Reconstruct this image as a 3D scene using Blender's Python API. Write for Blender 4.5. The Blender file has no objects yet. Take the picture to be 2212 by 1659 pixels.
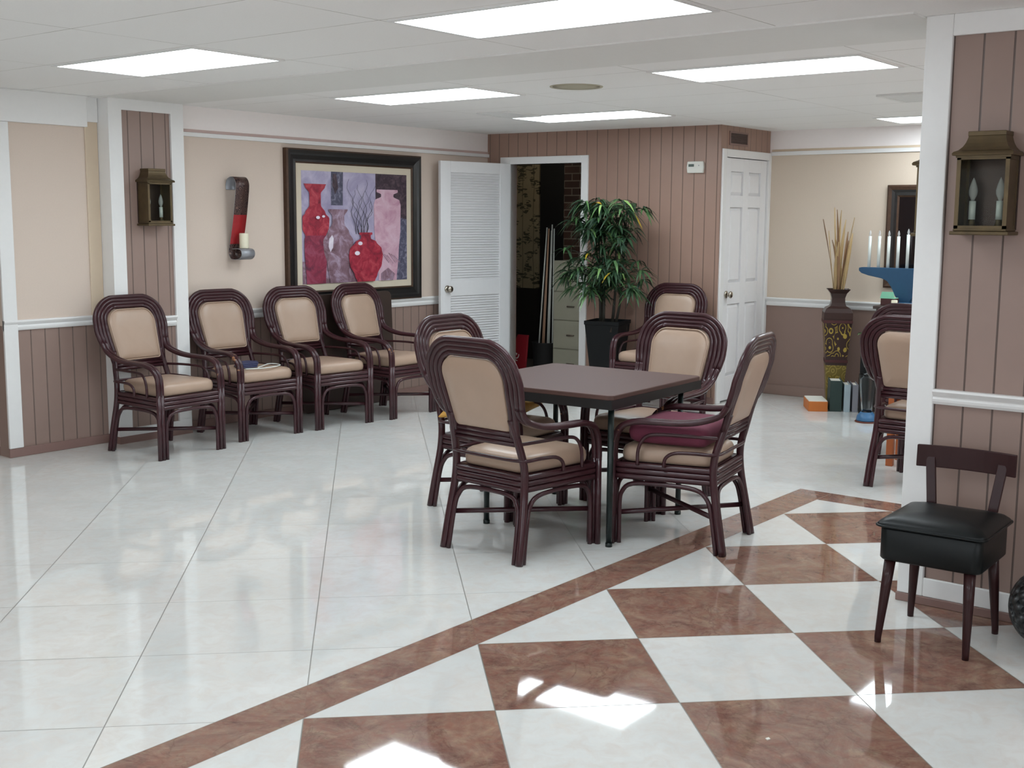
import bpy, bmesh, math, random
from mathutils import Vector, Matrix
PI = math.pi
C = bpy.context.scene.collection
rnd = random.Random(7)

# ------------------------------------------------------------------ materials
def lin(c):
    r = []
    for v in c[:3]:
        v = v / 255.0
        r.append(v / 12.92 if v <= 0.04045 else ((v + 0.055) / 1.055) ** 2.4)
    return (*r, 1.0)

class NT:
    """small helper around a node tree"""
    def __init__(self, name):
        self.m = bpy.data.materials.new(name); self.m.use_nodes = True
        self.t = self.m.node_tree; self.n = self.t.nodes; self.l = self.t.links
        self.b = self.n['Principled BSDF']
    def node(self, typ, **kw):
        nd = self.n.new(typ)
        for k, v in kw.items(): setattr(nd, k, v)
        return nd
    def link(self, a, b): self.l.new(a, b)
    def val(self, sock, v):
        if hasattr(v, 'is_linked') or isinstance(v, bpy.types.NodeSocket): self.l.new(v, sock)
        else: sock.default_value = v
    def math(self, op, a, b=0.0, c=None, clamp=False):
        nd = self.node('ShaderNodeMath', operation=op, use_clamp=clamp)
        self.val(nd.inputs[0], a); self.val(nd.inputs[1], b)
        if c is not None: self.val(nd.inputs[2], c)
        return nd.outputs[0]
    def mix(self, f, a, b):
        nd = self.node('ShaderNodeMix', data_type='RGBA')
        self.val(nd.inputs[0], f); self.val(nd.inputs[6], a); self.val(nd.inputs[7], b)
        return nd.outputs[2]
    def pos(self): return self.node('ShaderNodeNewGeometry').outputs['Position']
    def obj(self): return self.node('ShaderNodeTexCoord').outputs['Object']
    def noise(self, vec, scale, detail=3, rough=0.5, dist=0.0):
        nd = self.node('ShaderNodeTexNoise'); nd.inputs['Scale'].default_value = scale
        nd.inputs['Detail'].default_value = detail; nd.inputs['Roughness'].default_value = rough
        nd.inputs['Distortion'].default_value = dist
        self.link(vec, nd.inputs['Vector']); return nd.outputs['Fac']
    def ramp(self, f, stops):
        nd = self.node('ShaderNodeValToRGB'); e = nd.color_ramp.elements
        while len(e) > 1: e.remove(e[-1])
        for i, (p, c) in enumerate(stops):
            el = e[0] if i == 0 else e.new(p)
            el.position = p; el.color = c
        self.val(nd.inputs[0], f); return nd.outputs[0]
    def bump(self, h, strength=0.3, dist=0.01):
        nd = self.node('ShaderNodeBump'); nd.inputs['Strength'].default_value = strength
        nd.inputs['Distance'].default_value = dist; self.val(nd.inputs['Height'], h)
        self.link(nd.outputs[0], self.b.inputs['Normal']); return nd
    def base(self, c): self.val(self.b.inputs['Base Color'], c)
    def rough(self, r): self.val(self.b.inputs['Roughness'], r)

def mat(name, col, rough=0.5, metal=0.0, spec=0.5, coat=0.0, var=0.06, scale=30.0, bump=0.0):
    """plain procedural material: base colour with a little noise variation"""
    k = NT(name); c = lin(col)
    if var:
        f = k.noise(k.obj(), scale, 4)
        lo = tuple(min(1, v * (1 - var)) for v in c[:3]) + (1,); hi = tuple(min(1, v * (1 + var)) for v in c[:3]) + (1,)
        k.base(k.mix(f, lo, hi))
        if bump: k.bump(f, bump, 0.004)
    else: k.base(c)
    k.rough(rough); k.b.inputs['Metallic'].default_value = metal
    k.b.inputs['Specular IOR Level'].default_value = spec
    k.b.inputs['Coat Weight'].default_value = coat; k.b.inputs['Coat Roughness'].default_value = 0.12
    return k.m

def groove_mat(name, col, axis, spacing, offset=0.0, width=0.045, dark=0.55):
    """painted V-groove panelling; axis = horizontal world direction along the wall"""
    k = NT(name); c = lin(col)
    sx = k.node('ShaderNodeSeparateXYZ'); k.link(k.pos(), sx.inputs[0])
    d = k.math('ADD', k.math('MULTIPLY', sx.outputs[0], axis[0]), k.math('MULTIPLY', sx.outputs[1], axis[1]))
    t = k.math('FRACT', k.math('DIVIDE', k.math('ADD', d, offset + 50 * spacing), spacing))
    e = k.math('ABSOLUTE', k.math('SUBTRACT', t, 0.5))
    g = k.math('LESS_THAN', e, width)
    f = k.noise(k.pos(), 9, 5)
    b = k.mix(f, tuple(v * .94 for v in c[:3]) + (1,), tuple(min(1, v * 1.06) for v in c[:3]) + (1,))
    k.base(k.mix(g, b, tuple(v * dark for v in c[:3]) + (1,)))
    h = k.math('SMOOTH_MIN', k.math('DIVIDE', e, width), 1.0, 0.2)
    k.bump(h, 0.5, 0.004); k.rough(0.42); return k.m

M = {}
M['white'] = mat('white_paint', (228, 227, 226), 0.42, var=0.02)
M['door_white'] = mat('door_white_paint', (230, 229, 230), 0.4, var=0.02)
M['frieze'] = mat('frieze_paint', (240, 233, 231), 0.6, var=0.02)
M['pinkline'] = mat('rose_line_paint', (196, 172, 166), 0.6, var=0.02)  # thin reddish line above the left wall moulding
M['pinkedge'] = mat('pale_rose_paint', (214, 190, 184), 0.6, var=0.02)
M['beige'] = mat('beige_wallpaper', (209, 192, 179), 0.62, var=0.04, scale=120)
M['beige_back'] = mat('beige_back_wallpaper', (206, 190, 173), 0.62, var=0.04, scale=120)
M['tan'] = mat('tan_strip_paint', (206, 187, 164), 0.6, var=0.03)
M['brown_flat'] = mat('brown_flat_paint', (139, 115, 105), 0.42, var=0.04, scale=8)
M['brown_base'] = mat('brown_vinyl_base', (133, 105, 98), 0.4, var=0.04)
WOOD = (146, 123, 114)
M['groove_x'] = groove_mat('brown_grooved_panel_long', WOOD, (1, 0), 0.1, 0.02)
M['groove_y'] = groove_mat('brown_grooved_panel_wing', WOOD, (0, 1), 0.112, 0.046, width=0.035, dark=0.4)
M['groove_f'] = groove_mat('brown_grooved_panel_far', (154, 124, 110), (-0.0676, 0.9977), 0.105, 0.0, width=0.04)
M['groove_c'] = groove_mat('brown_grooved_panel_closet', (154, 124, 110), (1, 0), 0.105, 0.03, width=0.04)
M['rattan'] = None
M['chrome'] = mat('brushed_nickel', (176, 168, 156), 0.25, 1.0, var=0.03)
M['black_metal'] = mat('black_green_enamel_metal', (24, 34, 33), 0.3, 0.3, var=0.05)
M['black'] = mat('satin_black', (24, 24, 25), 0.4, var=0.1)
M['laminate'] = mat('brown_laminate_top', (84, 62, 57), 0.5, spec=0.2, var=0.08, scale=220)
M['dark_brown'] = mat('dark_brown_board', (58, 44, 38), 0.45, var=0.1, scale=14)
M['teal_vinyl'] = mat('black_green_vinyl', (11, 16, 17), 0.38, spec=0.28, var=0.08, scale=90, bump=0.05)
M['legwood'] = mat('mahogany_wood', (48, 23, 24), 0.42, spec=0.22, coat=0.15, var=0.15, scale=18)
M['burgundy'] = mat('burgundy_fabric', (100, 38, 58), 0.85, var=0.12, scale=160, bump=0.15)
M['gold_fabric'] = mat('gold_fabric', (190, 142, 62), 0.7, var=0.25, scale=26)
M['cream'] = mat('cream_mat_board', (206, 194, 174), 0.7, var=0.03)
M['candle'] = mat('cream_wax', (226, 219, 196), 0.5, var=0.02)
M['candle_white'] = mat('white_candle_plastic', (220, 226, 222), 0.4, var=0.02)
M['blue'] = mat('blue_painted_wood', (30, 74, 108), 0.5, var=0.1)
M['orange'] = mat('orange_cardboard', (192, 108, 44), 0.6, var=0.08)
M['orange_wood'] = mat('orange_brown_wood', (166, 88, 44), 0.4, var=0.15, scale=20)
M['green_bind'] = mat('dark_green_cloth', (44, 62, 58), 0.6, var=0.08)
M['silver_bind'] = mat('pale_blue_grey_cover', (172, 188, 196), 0.4, var=0.05)
M['grey_bind'] = mat('grey_cover', (140, 140, 148), 0.5, var=0.05)
M['paper'] = mat('paper_white', (225, 222, 212), 0.7, var=0.03)
M['mint'] = mat('mint_card', (140, 212, 178), 0.6, var=0.06)
M['maroon'] = mat('maroon_box', (74, 34, 34), 0.5, var=0.1)
M['cab_steel'] = mat('grey_green_steel', (164, 160, 142), 0.45, var=0.04)
M['alu'] = mat('aluminium_tube', (206, 206, 198), 0.4, 0.2, var=0.05)
M['pole_wood'] = mat('pale_wood_tube', (176, 138, 112), 0.5, var=0.1)
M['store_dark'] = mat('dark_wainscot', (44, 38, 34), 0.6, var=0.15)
M['store_black'] = mat('storage_black', (22, 20, 19), 0.7, var=0.15)
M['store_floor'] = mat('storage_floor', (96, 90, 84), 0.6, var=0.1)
M['red'] = mat('red_banner_vinyl', (138, 26, 36), 0.5, var=0.1)
M['vent_dark'] = mat('brown_vent_metal_and_duct_shade', (78, 60, 56), 0.5, var=0.08)
M['pot_black'] = mat('black_planter', (15, 17, 18), 0.6, spec=0.25, var=0.15)
M['stem'] = mat('dark_cane_stem', (40, 38, 30), 0.6, var=0.3)
M['soil'] = mat('soil', (48, 38, 30), 0.9, var=0.3)
M['stainceil'] = mat('beige_speaker_grille', (176, 170, 150), 0.6, var=0.08, scale=300)
M['navy'] = mat('navy_cloth', (56, 58, 92), 0.7, var=0.15)
M['cord'] = mat('white_cord', (214, 220, 216), 0.5, var=0.02)
M['grey_metal'] = mat('grey_lacquer', (150, 152, 158), 0.35, 0.3, var=0.03)
M['lcd'] = mat('lcd_grey_green', (88, 98, 92), 0.25, var=0.1)
M['plastic'] = mat('white_plastic', (210, 208, 200), 0.4, var=0.02)
M['mirror'] = mat('dark_mirror', (72, 66, 70), 0.05, 0.9, var=0.02)
M['bluebase'] = mat('blue_resin', (62, 108, 150), 0.35, var=0.1)
M['coaster'] = mat('red_brown_felt', (104, 50, 36), 0.8, var=0.1)

def rattan(name, worn=False):
    k = NT(name); o = k.obj()
    c = k.mix(k.noise(o, 7, 4), lin((46, 20, 26)), lin((66, 33, 38)))
    if worn:   # finish rubbed off at the front bend of the arms
        sx = k.node('ShaderNodeSeparateXYZ'); k.link(o, sx.inputs[0]); oi = k.node('ShaderNodeObjectInfo')
        v = k.node('ShaderNodeVectorMath', operation='ADD'); k.link(o, v.inputs[0]); k.link(oi.outputs['Random'], v.inputs[1])
        w = k.math('MULTIPLY', k.math('GREATER_THAN', k.noise(v.outputs[0], 26, 4, .6), .60), k.math('GREATER_THAN', sx.outputs[1], .20))
        w = k.math('MULTIPLY', w, k.math('MULTIPLY', k.math('GREATER_THAN', sx.outputs[2], .50), k.math('GREATER_THAN', oi.outputs['Random'], .5)))
        c = k.mix(k.math('MULTIPLY', w, .8), c, lin((168, 118, 84)))
    k.base(c); k.rough(0.4); k.b.inputs['Specular IOR Level'].default_value = 0.22
    k.b.inputs['Coat Weight'].default_value = 0.45; k.b.inputs['Coat Roughness'].default_value = 0.09
    return k.m
M['rattan'] = rattan('burgundy_rattan_cane'); M['rattan_arm'] = rattan('burgundy_rattan_cane_worn', True)
def vinyl():
    k = NT('tan_vinyl'); o = k.obj()
    k.base(k.mix(k.noise(o, 6, 4), lin((161, 136, 118)), lin((177, 151, 132))))
    k.bump(k.noise(o, 260, 2), 0.08, 0.002); k.rough(0.36); return k.m
M['vinyl'] = vinyl()
def brass():
    k = NT('aged_brass'); o = k.obj()
    k.base(k.mix(k.noise(o, 16, 5), lin((66, 56, 42)), lin((112, 94, 66)))); k.b.inputs['Metallic'].default_value = 0.6
    k.rough(0.42); return k.m
M['brass'] = brass()
M['lantern_back'] = mat('tarnished_reflector', (70, 56, 52), 0.35, 0.7, var=0.35, scale=18)
def glass(name, tint=(1, 1, 1, 1), rough=0.0):
    k = NT(name); k.base(tint); k.b.inputs['Transmission Weight'].default_value = 1.0; k.rough(rough)
    k.b.inputs['IOR'].default_value = 1.25; k.val(k.b.inputs['Specular IOR Level'], 0.5); return k.m
M['glass'] = glass('clear_glass', (0.96, 0.97, 0.96, 1)); M['bulb'] = glass('bulb_glass', (0.95, 0.95, 0.93, 1))
M['vaseglass'] = glass('frosted_vase_glass', (0.80, 0.84, 0.86, 1), 0.15)
def pane(name='lantern_pane', blend=0.1, gloss=0.03):
    # thin window pane: mostly lets light straight through, mirrors a little
    k = NT(name); tr = k.node('ShaderNodeBsdfTransparent'); gl = k.node('ShaderNodeBsdfGlossy')
    gl.inputs['Roughness'].default_value = 0.03; tr.inputs['Color'].default_value = (0.9, 0.92, 0.9, 1)
    lw = k.node('ShaderNodeLayerWeight'); lw.inputs['Blend'].default_value = blend
    mx = k.node('ShaderNodeMixShader'); k.link(lw.outputs['Fresnel'], mx.inputs[0]); k.link(tr.outputs[0], mx.inputs[1]); k.link(gl.outputs[0], mx.inputs[2])
    k.link(mx.outputs[0], k.n['Material Output'].inputs['Surface']); return k.m
M['pane'] = pane(); M['bulb'] = mat('clear_bulb', (214, 214, 214), 0.1, var=0.02); M['bulb'].node_tree.nodes['Principled BSDF'].inputs['Alpha'].default_value = 0.45
def emit(name, col, s):
    k = NT(name); k.base((0.8, 0.8, 0.8, 1)); k.b.inputs['Emission Color'].default_value = col; k.b.inputs['Emission Strength'].default_value = s
    return k.m
LIGHT = 12.0
M['diffuser'] = emit('lit_light_diffuser', (0.84, 0.945, 1.0, 1), LIGHT)

S, CU, CV, R2 = 0.60, 0.3547514784, -5.9787185390, 2 ** 0.5
def floor_mat():
    k = NT('polished_floor_tiles'); sx = k.node('ShaderNodeSeparateXYZ'); P = k.pos(); k.link(P, sx.inputs[0])
    X, Y = sx.outputs[0], sx.outputs[1]; q = 1 / (R2 * S)
    u = k.math('ADD', k.math('MULTIPLY', k.math('SUBTRACT', X, Y), q), CU)
    v = k.math('ADD', k.math('MULTIPLY', k.math('ADD', X, Y), q), CV)
    d = k.math('SUBTRACT', u, v); s = k.math('ADD', u, v)
    inner = k.math('MULTIPLY', k.math('GREATER_THAN', d, 0.0), k.math('LESS_THAN', s, 9.0))
    outer = k.math('MULTIPLY', k.math('GREATER_THAN', d, -0.45), k.math('LESS_THAN', s, 9.47))
    band = k.math('SUBTRACT', outer, inner)
    fu, fv = k.math('FLOOR', u), k.math('FLOOR', v)
    odd = k.math('GREATER_THAN', k.math('MODULO', k.math('ADD', k.math('ADD', fu, fv), 100.0), 2.0), 0.5)
    dark = k.math('MAXIMUM', band, k.math('MULTIPLY', inner, odd))
    def joint(w):
        w = k.math('MULTIPLY', w, 1.0)
        return w
    eu = k.math('ABSOLUTE', k.math('SUBTRACT', k.math('FRACT', k.math('ADD', u, 0.5)), 0.5))
    ev = k.math('ABSOLUTE', k.math('SUBTRACT', k.math('FRACT', k.math('ADD', v, 0.5)), 0.5))
    notband = k.math('SUBTRACT', 1.0, band)
    j = k.math('MULTIPLY', k.math('LESS_THAN', k.math('MINIMUM', eu, ev), 0.0034), notband)
    jb = k.math('MAXIMUM', k.math('LESS_THAN', k.math('ABSOLUTE', d), 0.003), k.math('LESS_THAN', k.math('ABSOLUTE', k.math('ADD', d, 0.45)), 0.003))
    jb = k.math('MULTIPLY', jb, k.math('LESS_THAN', s, 9.47))
    j = k.math('MAXIMUM', j, jb)
    # per-tile shade
    cmb = k.node('ShaderNodeCombineXYZ'); k.link(fu, cmb.inputs[0]); k.link(fv, cmb.inputs[1])
    wn = k.node('ShaderNodeTexWhiteNoise'); k.link(cmb.outputs[0], wn.inputs['Vector'])
    # offset the stone figure per tile
    off = k.node('ShaderNodeVectorMath', operation='SCALE'); k.link(wn.outputs['Color'], off.inputs[0]); off.inputs['Scale'].default_value = 30
    vv = k.node('ShaderNodeVectorMath', operation='ADD'); k.link(P, vv.inputs[0]); k.link(off.outputs[0], vv.inputs[1]); V = vv.outputs[0]
    n1 = k.noise(V, 2.4, 6, 0.6, 0.6); n2 = k.noise(V, 14, 5, 0.65, 0.8); n3 = k.noise(V, 5.5, 8, 0.7, 1.6)
    lightc = k.mix(k.ramp(n1, [(.2, (0, 0, 0, 1)), (.8, (1, 1, 1, 1))]), lin((206, 208, 206)), lin((228, 227, 223)))
    lightc = k.mix(k.ramp(n2, [(0.42, (0, 0, 0, 1)), (0.72, (0.65, 0.65, 0.65, 1))]), lightc, lin((211, 201, 193)))
    lightc = k.mix(k.ramp(n3, [(0.55, (0, 0, 0, 1)), (0.75, (0.5, 0.5, 0.5, 1))]), lightc, lin((224, 216, 206)))
    lightc = k.mix(k.math('MULTIPLY', wn.outputs['Value'], 0.25), lightc, lin((205, 205, 203)))
    browns = k.ramp(n3, [(0.28, lin((94, 66, 60))), (0.45, lin((130, 100, 89))), (0.58, lin((146, 119, 103))), (0.75, lin((168, 143, 122)))])
    vein = k.math('ABSOLUTE', k.math('SUBTRACT', k.noise(V, 3.2, 6, 0.6, 1.0), 0.5))
    browns = k.mix(k.ramp(vein, [(0.0, (0.4, 0.4, 0.4, 1)), (0.018, (0, 0, 0, 1))]), browns, lin((84, 56, 52)))
    browns = k.mix(k.ramp(n2, [(0.4, (0, 0, 0, 1)), (0.7, (0.6, 0.6, 0.6, 1))]), browns, lin((142, 92, 78)))
    browns = k.mix(k.ramp(k.noise(V, 40, 3, .7), [(0.5, (0, 0, 0, 1)), (0.75, (0.45, 0.45, 0.45, 1))]), browns, lin((150, 132, 108)))
    c = k.mix(dark, lightc, browns)
    jc = k.mix(dark, lin((138, 136, 130)), lin((112, 104, 94)))
    k.base(k.mix(j, c, jc))
    k.rough(k.math('ADD', k.math('ADD', 0.03, k.math('MULTIPLY', n2, 0.025)), k.math('MULTIPLY', j, 0.3)))
    k.b.inputs['Specular IOR Level'].default_value = 0.65
    k.bump(k.math('ADD', k.math('MULTIPLY', k.noise(P, 1.6, 2), 1.0), k.math('MULTIPLY', j, -0.12)), 0.025, 0.02)
    return k.m
M['floor'] = floor_mat()

def ceil_mat():
    k = NT('acoustic_ceiling_tiles'); sx = k.node('ShaderNodeSeparateXYZ'); P = k.pos(); k.link(P, sx.inputs[0]); X, Y = sx.outputs[0], sx.outputs[1]
    zone2 = k.math('GREATER_THAN', X, 5.0)
    x0 = k.math('ADD', 3.553, k.math('MULTIPLY', zone2, 5.563 - 3.553))
    tx = k.math('ABSOLUTE', k.math('SUBTRACT', k.math('FRACT', k.math('ADD', k.math('DIVIDE', k.math('SUBTRACT', X, x0), 0.61), 20.5)), 0.5))
    ty = k.math('ABSOLUTE', k.math('SUBTRACT', k.math('FRACT', k.math('ADD', k.math('DIVIDE', k.math('SUBTRACT', Y, 5.9175), 1.22), 20.5)), 0.5))
    j = k.math('MAXIMUM', k.math('LESS_THAN', tx, 0.004), k.math('LESS_THAN', ty, 0.002))
    n = k.noise(P, 130, 3, 0.7); big = k.noise(P, 1.1, 3)
    br = k.mix(k.ramp(k.noise(P, 3.0, 2), [(0.45, (0, 0, 0, 1)), (0.6, (1, 1, 1, 1))]), lin((206, 203, 198)), lin((168, 163, 157)))
    c = k.mix(n, lin((238, 237, 236)), lin((247, 246, 245))); c = k.mix(k.math('MULTIPLY', big, 0.3), c, lin((230, 228, 224)))
    k.base(k.mix(j, c, br)); k.rough(0.85); k.bump(n, 0.12, 0.003); return k.m
M['ceiling'] = ceil_mat()
M['beam'] = mat('ceiling_beam_paint', (228, 227, 224), 0.8, var=0.02)
M['fixture'] = mat('white_fixture_frame', (226, 226, 224), 0.4, var=0.01)

# ------------------------------------------------------------------ mesh builder
class MB:
    def __init__(self): self.v = []; self.f = []; self.mi = []; self.s = []
    def add(self, vs, fs, smooth=False, mi=0):
        b = len(self.v); self.v += [tuple(p) for p in vs]
        for f in fs: self.f.append(tuple(b + i for i in f)); self.s.append(smooth); self.mi.append(mi)
        return self
    def box(self, x0, y0, z0, x1, y1, z1, mi=0):
        x0, x1 = min(x0, x1), max(x0, x1); y0, y1 = min(y0, y1), max(y0, y1); z0, z1 = min(z0, z1), max(z0, z1)
        vs = [(x0, y0, z0), (x1, y0, z0), (x1, y1, z0), (x0, y1, z0), (x0, y0, z1), (x1, y0, z1), (x1, y1, z1), (x0, y1, z1)]
        return self.add(vs, [(0, 3, 2, 1), (4, 5, 6, 7), (0, 1, 5, 4), (1, 2, 6, 5), (2, 3, 7, 6), (3, 0, 4, 7)], mi=mi)
    def xbox(self, fr, a0, b0, c0, a1, b1, c1, mi=0):
        """box in a frame: fr(a,b,c)->point"""
        b = len(self.v); self.box(a0, b0, c0, a1, b1, c1, mi)
        for i in range(b, len(self.v)): self.v[i] = tuple(fr(*self.v[i]))
        return self
    def tube(self, pts, r, n=10, mi=0, caps=True, closed=False, flat=1.0):
        P = [Vector(p) for p in pts]; m = len(P)
        R = r if isinstance(r, (list, tuple)) else [r] * m
        T = []
        for i in range(m):
            a = P[(i - 1) % m] if (closed or i > 0) else P[i]; b = P[(i + 1) % m] if (closed or i < m - 1) else P[i]
            T.append((b - a).normalized())
        up = Vector((0, 0, 1)) if abs(T[0].z) < 0.9 else Vector((0, 1, 0))
        N = (up - T[0] * up.dot(T[0])).normalized(); vs = []
        for i in range(m):
            if i: N = (N - T[i] * N.dot(T[i])).normalized()
            B = T[i].cross(N)
            for k in range(n):
                a = 2 * PI * k / n
                vs.append(P[i] + (N * math.cos(a) + B * math.sin(a) * flat) * R[i])
        fs = []
        for i in range(m if closed else m - 1):
            for k in range(n):
                a, b = i * n + k, i * n + (k + 1) % n; j = ((i + 1) % m) * n
                fs.append((a, b, j + (k + 1) % n, j + k))
        self.add(vs, fs, True, mi)
        if caps and not closed:
            b = len(self.v) - len(vs)
            self.f.append(tuple(b + k for k in reversed(range(n)))); self.s.append(False); self.mi.append(mi)
            self.f.append(tuple(b + (m - 1) * n + k for k in range(n))); self.s.append(False); self.mi.append(mi)
        return self
    def cyl(self, p0, p1, r0, r1=None, n=16, mi=0): return self.tube([p0, p1], [r0, r0 if r1 is None else r1], n, mi)
    def lathe(self, prof, n=24, c=(0, 0, 0), mi=0, rot=0.0, smooth=True, axis='z'):
        vs = []
        for (r, z) in prof:
            for k in range(n):
                a = rot + 2 * PI * k / n; p = (r * math.cos(a), r * math.sin(a), z)
                if axis == 'y': p = (p[0], p[2], p[1])
                if axis == 'x': p = (p[2], p[0], p[1])
                vs.append((c[0] + p[0], c[1] + p[1], c[2] + p[2]))
        fs = []
        for i in range(len(prof) - 1):
            for k in range(n): fs.append((i * n + k, i * n + (k + 1) % n, (i + 1) * n + (k + 1) % n, (i + 1) * n + k))
        if axis == 'y': fs = [tuple(reversed(f)) for f in fs]
        self.add(vs, fs, smooth, mi); b = len(self.v) - len(vs); e = (len(prof) - 1) * n
        lo = tuple(b + k for k in reversed(range(n))); hi = tuple(b + e + k for k in range(n))
        if axis == 'y': lo, hi = tuple(reversed(lo)), tuple(reversed(hi))
        self.f += [lo, hi]; self.s += [False, False]; self.mi += [mi, mi]
        return self
    def prism(self, poly, fr, c0, c1, mi=0, smooth=False):
        """extrude polygon (a,b) from c0 to c1; fr(a,b,c)->point"""
        n = len(poly)
        vs = [fr(a, b, c0) for a, b in poly] + [fr(a, b, c1) for a, b in poly]
        fs = [tuple(range(n)), tuple(reversed(range(n, 2 * n)))]
        self.add(vs, fs, False, mi)
        b = len(self.v) - 2 * n
        for i in range(n):
            self.f.append((b + i, b + n + i, b + n + (i + 1) % n, b + (i + 1) % n)); self.s.append(smooth); self.mi.append(mi)
        return self
    def rings(self, loops, mi=0, cap0=True, cap1=True):
        n = len(loops[0]); vs = [p for L in loops for p in L]; fs = []
        for i in range(len(loops) - 1):
            for k in range(n): fs.append((i * n + k, i * n + (k + 1) % n, (i + 1) * n + (k + 1) % n, (i + 1) * n + k))
        self.add(vs, fs, True, mi); b = len(self.v) - len(vs); e = (len(loops) - 1) * n
        if cap0: self.f.append(tuple(b + k for k in reversed(range(n)))); self.s.append(True); self.mi.append(mi)
        if cap1: self.f.append(tuple(b + e + k for k in range(n))); self.s.append(True); self.mi.append(mi)
        return self
    def build(self, name, mats, parent=None, bevel=0.0, loc=None, fix=True):
        me = bpy.data.meshes.new(name); me.from_pydata(self.v, [], self.f)
        if not isinstance(mats, (list, tuple)): mats = [mats]
        for m in mats: me.materials.append(M[m] if isinstance(m, str) else m)
        for p, s, i in zip(me.polygons, self.s, self.mi): p.use_smooth = s; p.material_index = i
        if fix:
            bm = bmesh.new(); bm.from_mesh(me); bmesh.ops.recalc_face_normals(bm, faces=bm.faces); bm.to_mesh(me); bm.free()
        me.update(); o = bpy.data.objects.new(name, me); C.objects.link(o)
        if parent is not None: o.parent = parent
        if loc is not None: o.location = loc
        if bevel:
            b = o.modifiers.new('bevel', 'BEVEL'); b.width = bevel; b.segments = 2; b.limit_method = 'ANGLE'; b.angle_limit = math.radians(40)
        return o

def thing(name, label, cat, loc=(0, 0, 0), rz=0.0, group=None):
    o = bpy.data.objects.new(name, None); C.objects.link(o); o.location = loc; o.rotation_euler = (0, 0, rz)
    o.empty_display_size = 0.1; return tag(o, label, cat, group)
def tag(o, label, cat, group=None):
    o['label'] = label; o['category'] = cat
    if group: o['group'] = group
    return o
def struct(o): o['kind'] = 'structure'; return o
def sroot(name):
    o = bpy.data.objects.new(name, None); C.objects.link(o); o['kind'] = 'structure'; return o
def dup(root, loc, rz, label, group=None):
    r = root.copy(); C.objects.link(r); r.location = loc; r.rotation_euler = (0, 0, rz); r['label'] = label
    if group: r['group'] = group
    for ch in list(root.children):
        c = ch.copy(); C.objects.link(c); c.parent = r
        for g in list(ch.children):
            d = g.copy(); C.objects.link(d); d.parent = c
    return r
def spline(pts, n=6):
    P = [Vector(p) for p in pts]; out = []
    for i in range(len(P) - 1):
        p0 = P[max(i - 1, 0)]; p1 = P[i]; p2 = P[i + 1]; p3 = P[min(i + 2, len(P) - 1)]
        for k in range(n):
            t = k / n
            out.append(0.5 * ((2 * p1) + (p2 - p0) * t + (2 * p0 - 5 * p1 + 4 * p2 - p3) * t * t + (3 * p1 - p0 - 3 * p2 + p3) * t ** 3))
    out.append(P[-1]); return out
def lerp_tab(tab, x):
    if x <= tab[0][0]: return tab[0][1]
    for (a, va), (b, vb) in zip(tab, tab[1:]):
        if x <= b:
            t = (x - a) / (b - a); t = t * t * (3 - 2 * t) * 0.4 + t * 0.6
            return va + (vb - va) * t
    return tab[-1][1]
def rrect(hw, hd, r, n=6, cx=0.0, cy=0.0):
    out = []
    for (sx, sy, a0) in ((1, 1, 0), (-1, 1, 90), (-1, -1, 180), (1, -1, 270)):
        for k in range(n + 1):
            a = math.radians(a0 + 90 * k / n)
            out.append((cx + sx * (hw - r) + r * math.cos(a), cy + sy * (hd - r) + r * math.sin(a)))
    return out

ZC = 2.332
# ================================================================== SETTING
struct(MB().box(-3.7, -3.7, -0.12, 9.97, 9.3, 0.0).build('floor', 'floor'))
cb = MB().box(-3.7, -3.7, ZC, 9.97, 9.3, ZC + 0.1)
struct(cb.build('ceiling', 'ceiling'))
bm_ = MB().box(4.60, 1.69, ZC - 0.008, 5.25, 7.2, ZC + 0.02)
struct(bm_.build('trim_1', 'beam', bevel=0.004))

# --- left wall: wainscot, beige field, white frieze
YL = 7.2
w = MB(); w.box(5.2, YL, 0, 8.95, YL + 0.12, 0.83, 0); w.box(5.2, YL, 0.83, 8.95, YL + 0.12, 2.145, 1); w.box(5.2, YL, 2.145, 8.95, YL + 0.12, ZC, 2)
w.box(3.95, YL, 0, 5.2, YL + 0.12, 0.85, 0); w.box(3.95, YL, 0.85, 5.2, YL + 0.12, 2.13, 1); w.box(3.95, YL, 2.13, 5.2, YL + 0.12, ZC, 2)
struct(w.build('wall_left', ['groove_x', 'beige', 'frieze']))
# return of the left wall towards the side hall
w = MB(); w.box(3.95, YL + 0.12, 0.06, 4.07, 9.2, ZC, 0); w.box(3.95, YL + 0.12, 0, 4.07, 9.2, 0.06, 1)
struct(w.build('wall_side_hall', ['pinkedge', 'brown_base']))
struct(MB().box(-3.7, 9.2, 0, 4.07, 9.3, ZC).build('wall_end_hall', 'beige'))
struct(MB().box(-3.8, -3.7, 0, -3.7, 9.3, ZC).build('wall_behind', 'beige'))
struct(MB().box(-3.7, -3.8, 0, 9.97, -3.7, ZC).build('wall_right', 'beige'))
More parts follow.
